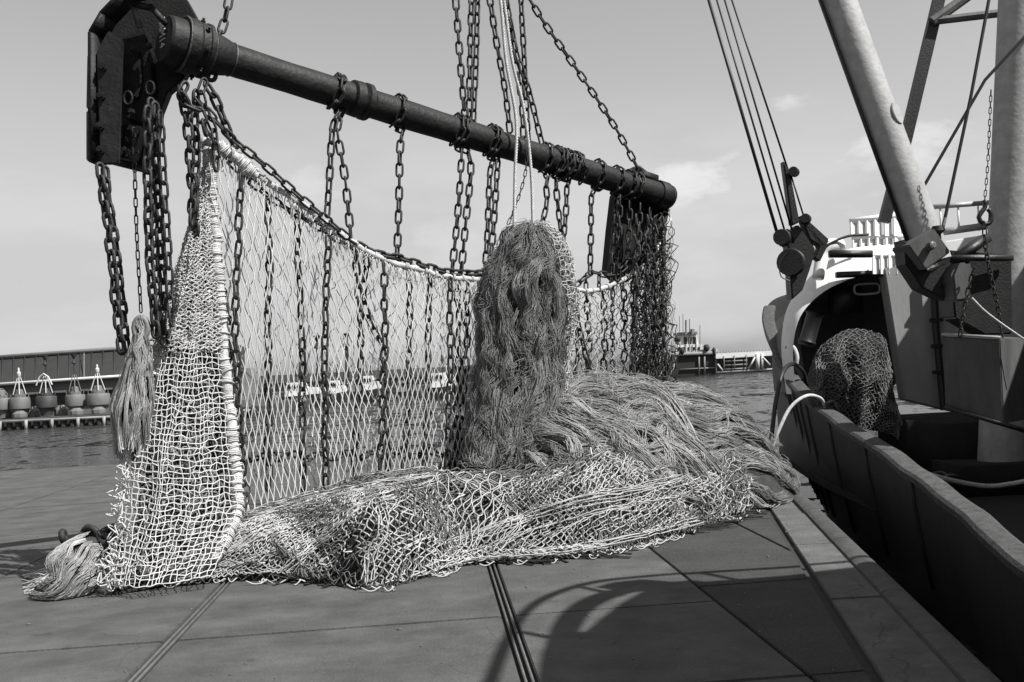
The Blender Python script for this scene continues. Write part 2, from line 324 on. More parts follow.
def clip(poly, p, n):                                    # keep the side where dot(q - p, n) >= 0
    r = []
    for a, b in zip(poly, poly[1:] + poly[:1]):
        da = (a[0] - p[0]) * n[0] + (a[1] - p[1]) * n[1]; db = (b[0] - p[0]) * n[0] + (b[1] - p[1]) * n[1]
        if da >= 0: r.append(a)
        if (da >= 0) != (db >= 0):
            t = da / (da - db); r.append((a[0] + (b[0] - a[0]) * t, a[1] + (b[1] - a[1]) * t))
    return r
K0, K1 = G(865, 660), G(766, 505)                        # groove between paving and coping
KD = (K1 - K0) / np.linalg.norm(K1 - K0); KN = np.array((-KD[1], KD[0], 0))
A0 = G(530, 682); 
def gp(u, v): return A0[:2] + GX[:2] * u + GD[:2] * v     # slab grid: u to the right, v away
vlines = [-9, -4.6, -2.4, -0.2 - 0.03, 1.36, 3.95, 6.6, 9.3, 12.1, 16.2]
ulines = [-12.6, -10.5, -8.4, -6.3, -4.2, -2.12, 0.0, 1.36]
def slab(poly, mt, name, dz=0.0):
    if len(poly) < 3: return
    m = MB(); m.prism([(x, y, -0.1) for x, y in poly], (0, 0, 0.1 + dz)); return m.build(name, mt, quay, bevel=0.006)
for i in range(len(ulines) - 1):
    for j in range(len(vlines) - 1):
        gl = 0.045 if ulines[i] in (0.0, -2.12) else 0.008
        gr = 0.045 if ulines[i + 1] in (0.0, -2.12) else 0.008
        if ulines[i] < -12 and j < 3: continue
        u0, u1, v0, v1 = ulines[i] + gl, ulines[i + 1] - gr, vlines[j] + 0.009, vlines[j + 1] - 0.009
        if j < 2: continue
        poly = [tuple(gp(u0, v0)), tuple(gp(u1, v0)), tuple(gp(u1, v1)), tuple(gp(u0, v1))]
        poly = clip(poly, K0[:2] + KN[:2] * 0.03, KN[:2]); poly = clip(poly, (0, YF), (0, -1))
        slab(poly, M_conc, 'slab', random.uniform(-0.003, 0.003))
for j in range(2, len(vlines) - 1):                      # rough strip beside the coping
    for (ua, ub) in ((1.36, 2.4), (2.4, 3.5), (3.5, 6.5)):
        v0, v1 = vlines[j] + 0.01 + (0.45 if j > 3 else 0.0), vlines[j + 1] - 0.01 + (0.45 if j + 1 > 3 else 0)
        poly = [tuple(gp(ua + 0.012, v0)), tuple(gp(ub - 0.006, v0)), tuple(gp(ub - 0.006, v1)), tuple(gp(ua + 0.012, v1))]
        poly = clip(poly, K0[:2] + KN[:2] * 0.03, KN[:2]); poly = clip(poly, (0, YF), (0, -1))
        slab(poly, M_tar, 'paving_slab', random.uniform(-0.004, 0.002))
for u in (-2.12, 0.0):
    for du in (-0.026, 0.026):
        a, b = gp(u + du * 0.7, -2.4), gp(u + du * 0.7, 16)
        m = MB(); m.bar((*a, -0.016), (*b, -0.016), 0.014, 0.03); m.build('joint_strip', M_strip, quay)
ys = [-4.0, -1.2, 1.6, 4.1, 6.45, 8.3, 9.9, 11.7, 13.6, 15.6, 18.0, YF]
for a, b in zip(ys[:-1], ys[1:]):
    poly = [(-20, a + 0.008), (20, a + 0.008), (20, b - 0.008), (-20, b - 0.008)]
    poly = clip(poly, K0[:2] - KN[:2] * 0.03, -KN[:2]); poly = clip(poly, E0[:2] + EN[:2] * 0.17, EN[:2])
    slab(poly, M_cope, 'coping_stone', random.uniform(-0.006, 0.006))
for a, b in zip(ys[:-1], ys[1:]):                        # rounded nosing along the water edge
    q0 = np.array((edge_at(a + 0.006), a + 0.006, 0)) + EN * 0.09; q1 = np.array((edge_at(b - 0.006), b - 0.006, 0)) + EN * 0.09
    prof = [(0.085 * math.cos(t), 0.042 * math.sin(t) ** 0.7) for t in np.linspace(0, math.pi, 8)] + [(-0.082, -0.12), (0.082, -0.12)]
    m = MB(); m.prism([q0 + EN * -x + np.array((0, 0, z)) for x, z in prof], q1 - q0); m.build('kerb_nosing', M_nose, quay, smooth=True, sharp=40)

gm = MB(); g_ = np.random.default_rng(77)
for k in range(110):
    x_, y_ = (g_.uniform(20, 860), g_.uniform(560, 690)) if k < 50 else (g_.uniform(560, 800), g_.uniform(500, 640)) if k < 85 else (g_.uniform(0, 120), g_.uniform(470, 600))
    p_ = G(x_, y_); r_ = g_.uniform(0.002, 0.006); el = g_.uniform(0.8, 2.8); a_ = g_.uniform(0, 3.1); c_, s_ = math.cos(a_), math.sin(a_)
    gm.box(p_ + (0, 0, r_ * .4 + .003), (2 * r_ * el, 1.6 * r_, r_), ((c_, -s_, 0), (s_, c_, 0), (0, 0, 1)))
gr_ = gm.build('grit', mat('pale grit', 0.14, 0.9, var=0.6, scale=3), None); gr_['kind'] = 'stuff'; gr_['label'] = 'pale grit and net scraps scattered on the quay'; gr_['category'] = 'grit'

# ------------------------------------------------------------------ beam
def pipe_at(px):                                         # axis point seen at column px
    lo, hi = -0.1, 1.1
    for _ in range(40):
        t = (lo + hi) / 2; q = BA + (BB - BA) * t - CAM; x = 512 + F * np.dot(q, _r) / np.dot(q, _f)
        if x < px: lo = t
        else: hi = t
    return BA + (BB - BA) * lo
PR = 0.138
beam = thing('trawl_beam', 'heavy dark steel pipe beam hanging in the air with a shoe at each end', 'trawl beam', BA)
a = BA - BD * 0.1
LB = float(np.linalg.norm(BB - BA))
mb = MB(); mb.lathe([(PR, 0.3)] + [(PR + 0.003 * math.sin(k * 1.7), 0.3 + (LB - 0.35) * k / 24) for k in range(25)] + [(PR + 0.012, LB - 0.04), (PR + 0.012, LB + 0.0), (PR - 0.02, LB + 0.02)], BA, BD, 28)
pipe = mb.build('pipe', M_pipe, beam, smooth=True, sharp=35)
mb = MB(); mb.lathe([(PR, 0), (PR + 0.03, 0.02), (PR + 0.035, 0.1), (PR + 0.012, 0.13), (PR + 0.04, 0.15), (PR + 0.04, 0.2), (PR, 0.24)], pipe_at(349), BD, 28)
mb.build('collar', M_pipe, beam, smooth=True, sharp=35)
mb = MB(); mb.lathe([(0.19, -0.12), (0.205, -0.10), (0.205, 0.02), (0.23, 0.03), (0.235, 0.06), (0.238, 0.12), (0.225, 0.14), (0.225, 0.2), (0.235, 0.21), (0.235, 0.24), (0.19, 0.27), (0.17, 0.36), (0.15, 0.44), (PR, 0.47)], BA, BD, 30)
boss = mb.build('pipe_socket', M_pipe, beam, smooth=True, sharp=28)
for h, rr in ((0.03, 0.232), (0.265, 0.19), (0.47, PR + 0.004)):
    mb = MB(); ang = np.linspace(0, 2 * math.pi, 33)[:-1]
    e1 = np.array((0, 0, 1.0)) - BD * BD[2]; e1 /= np.linalg.norm(e1); e2 = np.cross(BD, e1)
    mb.tube(BA + BD * h + rr * (np.cos(ang)[:, None] * e1 + np.sin(ang)[:, None] * e2), 0.009, 6, closed=True)
    mb.build('weld_ring', M_worn, boss, smooth=True)
for k in range(8):
    a_ = k * math.pi / 4 + 0.3; d_ = math.cos(a_) * e1 + math.sin(a_) * e2; mb = MB(); mb.lathe([(0.022, 0), (0.022, 0.025), (0.012, 0.027), (0.012, 0.045)], BA + BD * 0.17 + d_ * 0.22, d_, 6); mb.build('stud', M_pipe, boss)
# welded lettering on the end of the socket, reading downwards
fc = bpy.data.curves.new('letters', 'FONT'); fc.body = 'ARM14'; fc.size = 0.088; fc.align_x = 'CENTER'; fc.align_y = 'CENTER'; fc.extrude = 0.006; fc.offset = -0.001
tmp = bpy.data.objects.new('letters', fc); COL.objects.link(tmp)
dg = bpy.context.evaluated_depsgraph_get(); tm = bpy.data.meshes.new_from_object(tmp.evaluated_get(dg)); bpy.data.objects.remove(tmp)
face_c = BA - BD * 0.126 - BN * 0.02 + np.array((0, 0, 0.06))
ex = np.array((0, 0, -1.0)); ez = -BD - 0; ez = ez - ex * np.dot(ez, ex); ez /= np.linalg.norm(ez); ey = np.cross(ez, ex)
vv = np.array([v.co[:] for v in tm.vertices]); vv = vv[:, :1] * ex * 1.0 + vv[:, 1:2] * 1.9 * ey + vv[:, 2:3] * ez + face_c
mb = MB(); mb.add(vv, None, [list(p.vertices) for p in tm.polygons]); mb.build('lettering', M_weld, boss)
# near shoe: side plate, runner, gusset, studs
D0 = 8.25
sh = [(97, 160), (97, 45), (104, 22), (118, 6), (140, -6), (166, -12), (184, -4), (194, 14), (198, 40), (192, 62), (182, 80), (168, 92), (160, 112), (156, 140), (140, 171)]
mb = MB(); mb.prism([P(x, y, D0 + 0.36) for x, y in sh], _f * 0.12)
plate = mb.build('shoe_plate', M_steel, beam, bevel=0.012)
for x0, y0, x1, y1, ww, hh in ((97, 36, 97, 164, 0.26, 0.05), (108, 18, 97, 37, 0.26, 0.05), (131, -6, 107, 19, 0.26, 0.05), (170, -14, 130, -5, 0.26, 0.045)):
    a, b = P(x0, y0, D0 - 0.02), P(x1, y1, D0 - 0.02); c = (a + b) / 2; t = (b - a) / np.linalg.norm(b - a)
    nrm = np.cross(t, _f); nrm /= np.linalg.norm(nrm)
    mb = MB(); mb.box(c, (np.linalg.norm(b - a) + 0.01, ww, hh), np.stack((t, _f, nrm), 1)); mb.build('runner_plate', M_steel, beam, bevel=0.008)
mb = MB(); mb.prism([P(x, y, D0 - 0.12) for x, y in ((96, 52), (108, 30), (122, 40), (118, 164), (100, 164))], _f * 0.05); mb.build('runner_face', M_pipe, beam, bevel=0.01)
mb = MB(); mb.prism([P(x, y, D0 - 0.15) for x, y in ((87, 56), (91, 50), (91, 108), (86, 108))], _f * 0.2); mb.build('wear_bar', M_pipe, beam, bevel=0.006)
mb = MB(); mb.prism([P(x, y, D0 - 0.15) for x, y in ((86, 111), (91, 111), (92, 163), (86, 160))], _f * 0.2); mb.build('wear_bar', M_pipe, beam, bevel=0.006)
for x, y in ((103, 67), (101.5, 96), (100.5, 126), (101, 150)):
    mb = MB(); mb.lathe([(0.036, 0.0), (0.036, 0.035), (0.02, 0.036), (0.018, 0.07)], P(x, y, D0 - 0.12), P(x - 8, y - 4, D0 - 0.4) - P(x, y, D0 - 0.12), 6); mb.build('stud', M_steel, beam)
for pts, w in ((((119, 40), (114, 160)), 0.02), (((133, 5), (140, 28)), 0.02), (((150, 6), (166, 24)), 0.05), (((152, 8), (133, 4)), 0.04)):
    mb = MB(); mb.bar(P(*pts[0], D0 - 0.02), P(*pts[1], D0 - 0.02), w, 0.05); mb.build('gusset', M_worn if w == 0.02 else M_pipe, beam, bevel=0.004)
for pts_, dd in (([(127, 42), (152, 34), (158, 92), (150, 128), (128, 120)], 0.14), ([(132, 60), (146, 56), (150, 84), (146, 104), (134, 100)], 0.2), ([(120, 128), (152, 132), (140, 164), (118, 160)], 0.24)):
    mb = MB(); mb.prism([P(x, y, D0 + 0.37) for x, y in pts_], -_f * dd); mb.build('stiffener', M_steel, beam, bevel=0.012)
for x, y in ((134, 50), (150, 46), (132, 112), (148, 120), (126, 150), (136, 152)):
    mb = MB(); mb.lathe([(0.028, 0), (0.028, 0.03), (0.016, 0.032), (0.016, 0.05)], P(x, y, D0 + 0.1), -_f, 6); mb.build('stud', M_pipe, beam)
for x, y in ((128, 98), (150, 88), (112, 140)):
    mb = MB(); ang = np.linspace(0, 2 * math.pi, 13)[:-1]; c = P(x, y, D0 - 0.02)
    mb.tube(c + 0.035 * np.cos(ang)[:, None] * _r + 0.055 * np.sin(ang)[:, None] * _u, 0.011, 6, closed=True); mb.build('lug', M_steel, beam, smooth=True)
for px, off in ((206, 0.10), (199, -0.14)):
    mb = MB(); ang = np.linspace(0, 2 * math.pi, 15)[:-1]; c = pipe_at(px + 3) + np.array((0, 0, -PR - 0.03))
    mb.tube(c + 0.055 * np.cos(ang)[:, None] * BD + 0.07 * np.sin(ang)[:, None] * np.array((0, 0, 1)), 0.02, 7, closed=True); mb.build('shackle', M_pipe, beam, smooth=True)
# far shoe, dark behind the pipe end
sh = [(626, 172), (640, 165), (656, 178), (661, 194), (658, 218), (648, 245), (634, 270), (618, 282), (608, 272), (612, 230), (616, 196)]
mb = MB(); mb.prism([B(x, y, -0.16) for x, y in sh], BN * -0.12); mb.build('shoe_plate', M_steel, beam, bevel=0.01)
mb = MB()
for k in range(len(sh) - 1):
    if k in (3, 4, 5, 6): 
        a, b = B(*sh[k], -0.16), B(*sh[k + 1], -0.16); mb.bar(a, b, 0.3, 0.03, up=np.cross(b - a, BN))
mb.build('runner_plate', M_steel, beam)
mb = MB(); mb.lathe([(PR + 0.02, -0.1), (PR + 0.03, -0.08), (PR + 0.03, 0.04), (PR + 0.015, 0.05)], BB - BD * 0.12, BD, 26); mb.build('end_collar', M_steel, beam, smooth=True, sharp=35)
mb = MB(); mb.box(pipe_at(648) + np.array((0, 0, PR + 0.03)), (0.32, 0.1, 0.1), np.stack((BD, BN, np.cross(BD, BN)), 1)); mb.build('lifting_lug', M_steel, beam, bevel=0.01)

# ------------------------------------------------------------------ chains
_links = {}
def link_mesh(pitch, d, wd):
    k = (round(pitch, 4), round(d, 4), round(wd, 4))
    if k not in _links:
        r = (wd - d) / 2; hl = (pitch + d) / 2 - r
        c = [(hl + r * math.cos(t), r * math.sin(t), 0) for t in np.linspace(-math.pi / 2, math.pi / 2, 6)]
        c += [(-x, -y, 0) for x, y, _ in c]
        b = MB(); b.tube(c, d / 2, 5, closed=True)
        o = b.build('link', M_chain, None, smooth=True); _links[k] = o.data; bpy.data.objects.remove(o)
    return _links[k]
SIZES = {'heavy': (0.098, 0.03, 0.094), 'mid': (0.112, 0.0235, 0.082), 'small': (0.078, 0.018, 0.058), 'thin': (0.07, 0.011, 0.036)}
def chain(path, size, label, group, loose=0.0, name='chain', smooth=True):
    pitch, d, wd = SIZES[size]; path = np.asarray(path, float)
    fine = curve(path, 160, smooth); n = max(2, int(length(fine) / pitch) + 1); p = curve(fine, n, False)
    if loose: p[1:-1] += rng.normal(0, loose, (n - 2, 3))
    root = thing(name, label, 'chain', p[0], group); me = link_mesh(pitch, d, wd)
    base = random.uniform(0.2, 1.0); ref = None
    for i in range(n - 1):
        t = Vector(p[i + 1] - p[i]); ln = t.length; t.normalize()
        if ref is None: ref = Vector((0.2, -1, 0.1)) if abs(t.y) < 0.9 else Vector((1, 0, 0.1))
        s = (ref - t * ref.dot(t)).normalized(); ref = s
        q = Matrix((t, s, t.cross(s))).transposed() @ Matrix.Rotation(base + (math.pi / 2) * (i % 2) + random.uniform(-0.22, 0.22), 3, 'X')
        o = bpy.data.objects.new('link', me); COL.objects.link(o); o.parent = root
        o.matrix_basis = Matrix.Translation((p[i] + p[i + 1]) / 2 - p[0]) @ q.to_4x4() @ Matrix.Scale(ln / pitch, 4, (1, 0, 0))
    return root
def BP(pts, off=0.0): return [B(x, y, off) for x, y in pts]
def wrap(px, tilt=0.0, turns=1.0, r=PR + 0.022):         # points of a turn round the pipe, starting and ending below it
    c = pipe_at(px); e1 = np.array((0, 0, 1.0)) - BD * BD[2]; e1 /= np.linalg.norm(e1); e2 = np.cross(BD, e1)
    return [c + BD * (tilt * (k / 12 - 0.5)) - e1 * r * math.cos(2 * math.pi * k / 12) + e2 * r * math.sin(2 * math.pi * k / 12) for k in range(int(12 * turns) + 1)]
GU = 'bridle chains rising out of the picture'
for pts, lab, sz in (
    ([(215, 42), (221, 32), (226, 15), (236, -40), (250, -110)], 'chain rising from the pipe right beside the near shoe', 'mid'),
    ([(450, -80), (455, -10), (459, 45), (466, 132)], 'leftmost of the bridle chains above the middle of the pipe', 'mid'),
    ([(476, -80), (472, -10), (470, 60), (469, 132)], 'bridle chain in the close pair above mid pipe, its left one', 'mid'),
    ([(482, -80), (478, -10), (476, 60), (473, 132)], 'bridle chain in the close pair above mid pipe, its right one', 'mid'),
    ([(478, -80), (490, 0), (497, 45), (505, 90), (510, 132)], 'bridle chain just left of the white hoisting ropes, ending in a looped link', 'mid'),
    ([(486, -80), (503, 0), (513, 45), (521, 95), (524, 148)], 'bridle chain running down between the two white hoisting ropes', 'mid'),
    ([(519, -80), (521, 0), (524, 55), (526, 105), (530, 152)], 'upright bridle chain just right of the white hoisting ropes', 'mid'),
    ([(492, -80), (507, 5), (517, 55), (530, 95), (541, 140), (549, 166)], 'bridle chain slanting across the upright one right of the hoisting ropes', 'mid'),
    ([(452, -110), (520, -15), (545, 24), (580, 74), (615, 127), (642, 176)], 'long slanting chain from the top to the far end of the beam', 'mid')):
    chain(BP(pts, 0.0 if 'beside the near' in lab else 0.02), sz, lab, GU)
GH = 'chains hanging from the beam to the net top'
hang = (
    (336, [(333, 126), (330, 170), (327, 216)], 'hanging chain beside the pipe collar, its left strand', 'mid'),
    (338, [(337, 128), (345, 178), (351, 238)], 'hanging chain beside the pipe collar, its right slanting strand', 'mid'),
    (398, [(400, 148), (399, 200), (397, 258)], 'single chain looped round the pipe just past the collar', 'mid'),
    (457, [(461, 166), (458, 212), (452, 272)], 'left chain of the pair hanging left of the hanging tuft', 'mid'),
    (462, [(471, 168), (466, 220), (461, 274)], 'right chain of the pair hanging left of the hanging tuft', 'mid'),
    (490, [(490, 172), (488, 220), (485, 274)], 'dark doubled chain right against the hanging tuft, front strand', 'mid'),
    (494, [(497, 174), (494, 220), (490, 266)], 'dark doubled chain right against the hanging tuft, rear strand', 'mid'),
    (545, [(546, 184), (547, 202), (541, 228)], 'short chain from the pipe running in behind the hanging tuft', 'mid'),
    (556, [(556, 180), (558, 206), (565, 262), (577, 318), (591, 378)], 'long slack chain falling from the pipe past the tuft to the heap', 'mid'),
    (566, [(567, 186), (566, 212), (563, 245)], 'chain hanging close behind the long slack chain by the tuft', 'mid'),
    (597, [(592, 192), (591, 230), (590, 274)], 'straight single chain between the tuft and the far shoe', 'mid'),
    (616, [(617, 206), (614, 240), (611, 284)], 'chain hanging close along the dark far shoe', 'mid'))
for wx, pts, lab, sz in hang:
    chain(wrap(wx, 0.14) + BP(pts[0:], 0.03), sz, lab, GH)
for wx, til, lab in ((560, 0.2, 'chain turned round the pipe above the long slack chain'), (572, -0.25, 'second chain turn round the pipe right of the slack chain'), (628, 0.12, 'chain lashed round the pipe at the far shoe')):
    chain(wrap(wx, til, 1.5), 'mid', lab, 'chain turns on the pipe')
GC = 'chains laced along the net headline'
chain(BP([(196, 98), (212, 117), (235, 141), (262, 163), (300, 197), (330, 222), (348, 238)], 0.10), 'mid', 'taut chain running just above the near end of the headline rope', GC)
chain(BP([(205, 128), (222, 152), (245, 176), (275, 201), (310, 222), (345, 243), (372, 254)], -0.02), 'mid', 'chain laced just under the near half of the headline rope', GC)
chain(BP([(348, 238), (372, 252), (400, 258), (425, 266), (450, 272), (484, 273)], 0.03), 'heavy', 'heavy chain sagging along the low middle of the headline', GC)
chain(BP([(568, 292), (580, 282), (592, 272), (606, 275), (622, 270), (640, 246), (660, 214)], 0.03), 'mid', 'chain looped along the headline between tuft and far shoe', GC)
for k, x in enumerate((586, 599, 612, 622)):
    chain(BP([(x, 275), (x, 290)], 0.03), 'small', ('leftmost', 'second', 'third', 'fourth')[k] + ' short chain dropper right of the tuft', GC)
nth_ = ('first', 'second', 'third', 'fourth', 'fifth', 'sixth')
for k, (xa, xb) in enumerate(((620, 618), (630, 627), (640, 636), (650, 644))):
    chain(BP([(xa, 196 + k * 4), (xa - 1, 235), (xb, 280 - k * 10)], 0.0 if k % 2 else 0.08), 'mid', ('first', 'second', 'third', 'fourth')[k] + ' of four chains hanging before the dark far shoe plate', 'chains over the far shoe')
for k, (xa, xb, yb_) in enumerate(((636, 632, 398), (647, 647, 401), (655, 658, 402), (663, 667, 404))):
    chain(BP([(xa, 215 + k), (xa, 290), (xb, yb_)], 0.30 - 0.03 * k), 'mid', nth_[k] + ' dark chain in the cluster before the far net end, counted from the tuft side', 'chains over the far shoe', 0.012)
GS = 'chains hanging from the near shoe'
def SP(pts, d=D0 - 0.1): return [P(x, y, d) for x, y in pts]
chain(SP([(100, 165), (104, 195), (110, 240), (116, 300), (122, 352)], D0 - 0.2), 'heavy', 'leftmost heavy chain hanging from the bottom of the shoe, front strand', GS, 0.004)
chain(SP([(105, 168), (108, 195), (115, 240), (121, 300), (127, 350)], D0 - 0.12), 'heavy', 'leftmost heavy chain of the shoe, the strand lying behind it', GS, 0.004)
chain(SP([(134, 128), (135, 180), (137, 240), (141, 312)], D0 - 0.2), 'thin', 'thin fine chain between the heavy ones under the shoe', GS)
chain(SP([(148, 108), (147, 170), (149, 230), (152, 290), (156, 336)], D0 - 0.25), 'heavy', 'long heavy chain left in the thick bundle under the shoe', GS, 0.004)
chain(SP([(155, 104), (156, 170), (160, 240), (163, 300), (165, 345)], D0 - 0.15), 'heavy', 'long heavy chain in the middle of the bundle under the shoe', GS, 0.005)
chain(SP([(151, 100), (152, 170), (155, 240), (158, 300), (160, 340)], D0 - 0.02), 'heavy', 'long heavy chain hidden at the back of the bundle under the shoe', GS, 0.005)
chain(SP([(160, 112), (163, 170), (168, 250), (170, 300), (172, 325)], D0 - 0.2), 'mid', 'slimmer chain along the right of the bundle under the shoe', GS)
GB = 'chains bunched below the pipe socket'
for pts, lab, sz, off in (
    ([(180, 88), (186, 112), (189, 150), (192, 190), (191, 224)], 'outer heavy chain dropping from the pipe socket beside the net corner', 'heavy', 0.16),
    ([(196, 92), (195, 118), (197, 150), (195, 200), (196, 235)], 'inner heavy chain dropping from the pipe socket beside the net corner', 'heavy', 0.08),
    ([(186, 84), (180, 96), (188, 106), (200, 112), (206, 134)], 'chain bight curled below the pipe socket', 'heavy', 0.2),
    ([(205, 80), (200, 95), (206, 112), (214, 128), (216, 170)], 'chain passing from the socket shackle into the net corner', 'mid', 0.12),
    ([(206, 84), (216, 100), (226, 124), (236, 146)], 'short stretched chain from the socket shackle to the headline', 'heavy', 0.05)):
    chain(BP(pts, off), sz, lab, GB, 0.004)
GN = 'tickler chains hanging along the net wall'
nth = ['first', 'second', 'third', 'fourth', 'fifth', 'sixth', 'seventh', 'eighth', 'ninth', 'tenth', 'eleventh', 'twelfth']
vch = ([(241, 175), (238, 250), (235, 330), (242, 475)], [(268, 198), (269, 270), (268, 350), (268, 490)], [(297, 215), (299, 280), (302, 350), (303, 490)],
       [(328, 236), (327, 290), (325, 350), (326, 488)], [(355, 250), (358, 300), (361, 340), (354, 480)], [(366, 256), (364, 300), (373, 330), (383, 352), (388, 470)], [(383, 262), (385, 320), (384, 380), (380, 470)],
       [(408, 268), (410, 320), (408, 400), (403, 470)], [(430, 274), (428, 330), (428, 400), (424, 472)], [(450, 278), (451, 350), (449, 420), (446, 474)], [(458, 278), (458, 350), (456, 420), (452, 474)], [(468, 280), (466, 350), (462, 420), (457, 474)])
for k, pts in enumerate(vch):
    chain(BP(pts, 0.15 if k % 3 == 0 else -0.07), 'mid', f'{nth[k]} upright chain hanging along the net wall counted from the lashed side rope', GN, 0.006)
swag = []
for k in range(9):
    x0, y0 = 240 + k * 27, 452 - k * 0.6; swag += [(x0, y0), (x0 + 9, y0 + 8), (x0 + 18, y0 + 7)]
chain(BP(swag, -0.14), 'mid', 'low chain sagging in swags from upright to upright behind the net', GN)
vch2 = ([(576, 292), (577, 340), (572, 400)], [(586, 292), (588, 340), (588, 400)], [(602, 290), (604, 340), (603, 400)], [(612, 285), (613, 340), (614, 400)], [(623, 280), (624, 340), (625, 402)],
        [(634, 272), (634, 340), (636, 402)], [(646, 255), (646, 330), (648, 402)], [(654, 240), (656, 320), (658, 402)], [(661, 225), (662, 310), (667, 402)])
for k, pts in enumerate(vch2):
    chain(BP(pts, 0.05 if k > 4 else -0.08), 'mid' if k % 3 else 'small', f'{nth[k]} upright chain right of the hanging tuft, over the heap', GN, 0.008)

# ------------------------------------------------------------------ netting
def soften(X, amt=0.12):                                  # twines bow between their knots
    n, m, _ = X.shape; p = np.concatenate((2 * X[:, :1] - X[:, 1:2], X, 2 * X[:, -1:] - X[:, -2:-1]), 1)
    out = [X[:, :1]]; seg = np.linalg.norm(np.diff(X, axis=1), axis=2, keepdims=True)
    a, b, c, d = p[:, :-3], p[:, 1:-2], p[:, 2:-1], p[:, 3:]
    sag = rng.normal(0, 1, (n, m - 1, 3)) * seg * amt; Q = []
    for t in (1 / 3, 2 / 3, 1.0):
        Q.append(0.5 * (2 * b + (c - a) * t + (2 * a - 5 * b + 4 * c - d) * t * t + (3 * b - a - 3 * c + d) * t ** 3) + sag * (0.9 if t < 0.99 else 0))
    return np.concatenate((X[:, :1], np.stack(Q, 2).reshape(n, -1, 3)), 1)
def square_net(mb, S, nc, nr, r, jit=0.12, knots=1.5, soft=0.1):
    j, i = np.meshgrid(np.arange(nr), np.arange(nc)); u = i / (nc - 1) + rng.normal(0, jit / nc, i.shape); v = j / (nr - 1) + rng.normal(0, jit / nr, i.shape)
    X = S(np.clip(u, 0, 1), np.clip(v, 0, 1))
    mb.tubes(soften(X, soft), r * 0.85, 4); mb.tubes(soften(np.swapaxes(X, 0, 1), soft), r, 4)
    kp = X.reshape(-1, 3); o = np.array([(1, 0, 0), (0, 1, 0), (-1, 0, 0), (0, -1, 0), (0, 0, 1), (0, 0, -1)], float) * r * knots
    b = np.arange(len(kp))[:, None] * 6
    mb.add((kp[:, None, :] + o[None]).reshape(-1, 3), np.concatenate([np.concatenate((b + 4, b + k, b + (k + 1) % 4, b + 5), 1)[:, [0, 1, 3, 2]] for k in (0, 2)]))
def zigzag_net(mb, S, ncol, nrow, r, along='v', jit=0.0, knots=1.5, sides=4, soft=0.12):
    """strands running along v (or u) over the surface S(u, v), each zigzagging to meet its neighbours"""
    i = np.arange(ncol)[:, None]; j = np.arange(nrow)[None, :]
    c = (i + 0.5 + np.where((i + j) % 2 == 0, 0.44, -0.44)) / ncol
    c = c + rng.normal(0, 0.10 / ncol, c.shape) * (1 if jit == 0 else jit)
    l_ = np.broadcast_to(j / (nrow - 1), c.shape) + rng.normal(0, 0.12 / nrow, c.shape)
    l_ = np.clip(l_, 0, 1); c = np.clip(c, 0, 1)
    u, v = (c, l_) if along == 'v' else (l_, c)
    X = S(u, v)
    Y = soften(X, soft)
    mb.tubes(Y, r, sides)
    if knots:
        kp = X[:, 1:-1].reshape(-1, 3); kp = kp[::2] if len(kp) > 9000 else kp
        rr = r * knots; o = np.array([(1, 0, 0), (0, 1, 0), (-1, 0, 0), (0, -1, 0), (0, 0, 1), (0, 0, -1)], float) * rr
        v_ = (kp[:, None, :] + o[None]).reshape(-1, 3); b = np.arange(len(kp))[:, None] * 6
        qs = np.concatenate([np.concatenate((b + 4, b + k, b + (k + 1) % 4, b + 5), 1)[:, [0, 1, 3, 2]] for k in (0, 2)])
        mb.add(v_, qs)
def ruled(Lp, Rp, bulge=None):
    """surface between two 3-D curves: u left to right, v top to bottom"""
    Lc, Rc = curve(Lp, 200), curve(Rp, 200)
    def S(u, v):
        k = np.clip(v, 0, 1) * 199; k0 = k.astype(int); k1 = np.minimum(k0 + 1, 199); f = (k - k0)[..., None]
        a = Lc[k0] * (1 - f) + Lc[k1] * f; b = Rc[k0] * (1 - f) + Rc[k1] * f
        X = a * (1 - u[..., None]) + b * u[..., None]
        return X + (bulge(u, v) if bulge else 0)
    return S
def between(Tp, Bp, bulge=None):
    S = ruled(Tp, Bp, None)
    return lambda u, v: S(v, u) + (bulge(u, v) if bulge else 0)
trawl = thing('trawl_net', 'pale fishing net hung up like a wall below the beam', 'fishing net', B(240, 500))
head = [(206, 140), (235, 158), (265, 180), (300, 203), (340, 235), (380, 258), (420, 270), (450, 277), (484, 280)]
foot = [(236, 525), (270, 520), (300, 512), (340, 500), (380, 488), (430, 484), (484, 482)]
bul = lambda u, v: (BN * 1.0)[None, None] * (0.10 * np.sin(v * math.pi) * wob(u * 5, v * 1.2, 1.3, 3) + 0.012 * wob(u * 40, v * 5, 1, 4))[..., None] + (BD * 1.0)[None, None] * (0.018 * wob(u * 9, v * 5, 1.2, 5) * np.sin(v * math.pi))[..., None]
m = MB(); zigzag_net(m, between(BP(head), BP(foot), bul), 88, 23, 0.0048, jit=0.7, knots=1.5, soft=0.012)
m.build('netting', M_net, trawl, smooth=True, kind='stuff')
bul2 = lambda u, v: bul(u + 0.3, v) - BN[None, None] * 0.3
foot2 = [(250, 480), (300, 480), (350, 475), (420, 470), (484, 470)]
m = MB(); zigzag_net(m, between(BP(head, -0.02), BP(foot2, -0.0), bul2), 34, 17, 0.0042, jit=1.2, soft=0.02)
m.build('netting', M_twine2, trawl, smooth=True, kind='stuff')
headr = [(562, 287), (590, 291), (620, 281), (648, 262), (664, 236), (670, 218)]; footr = [(558, 415), (600, 415), (640, 415), (676, 412)]
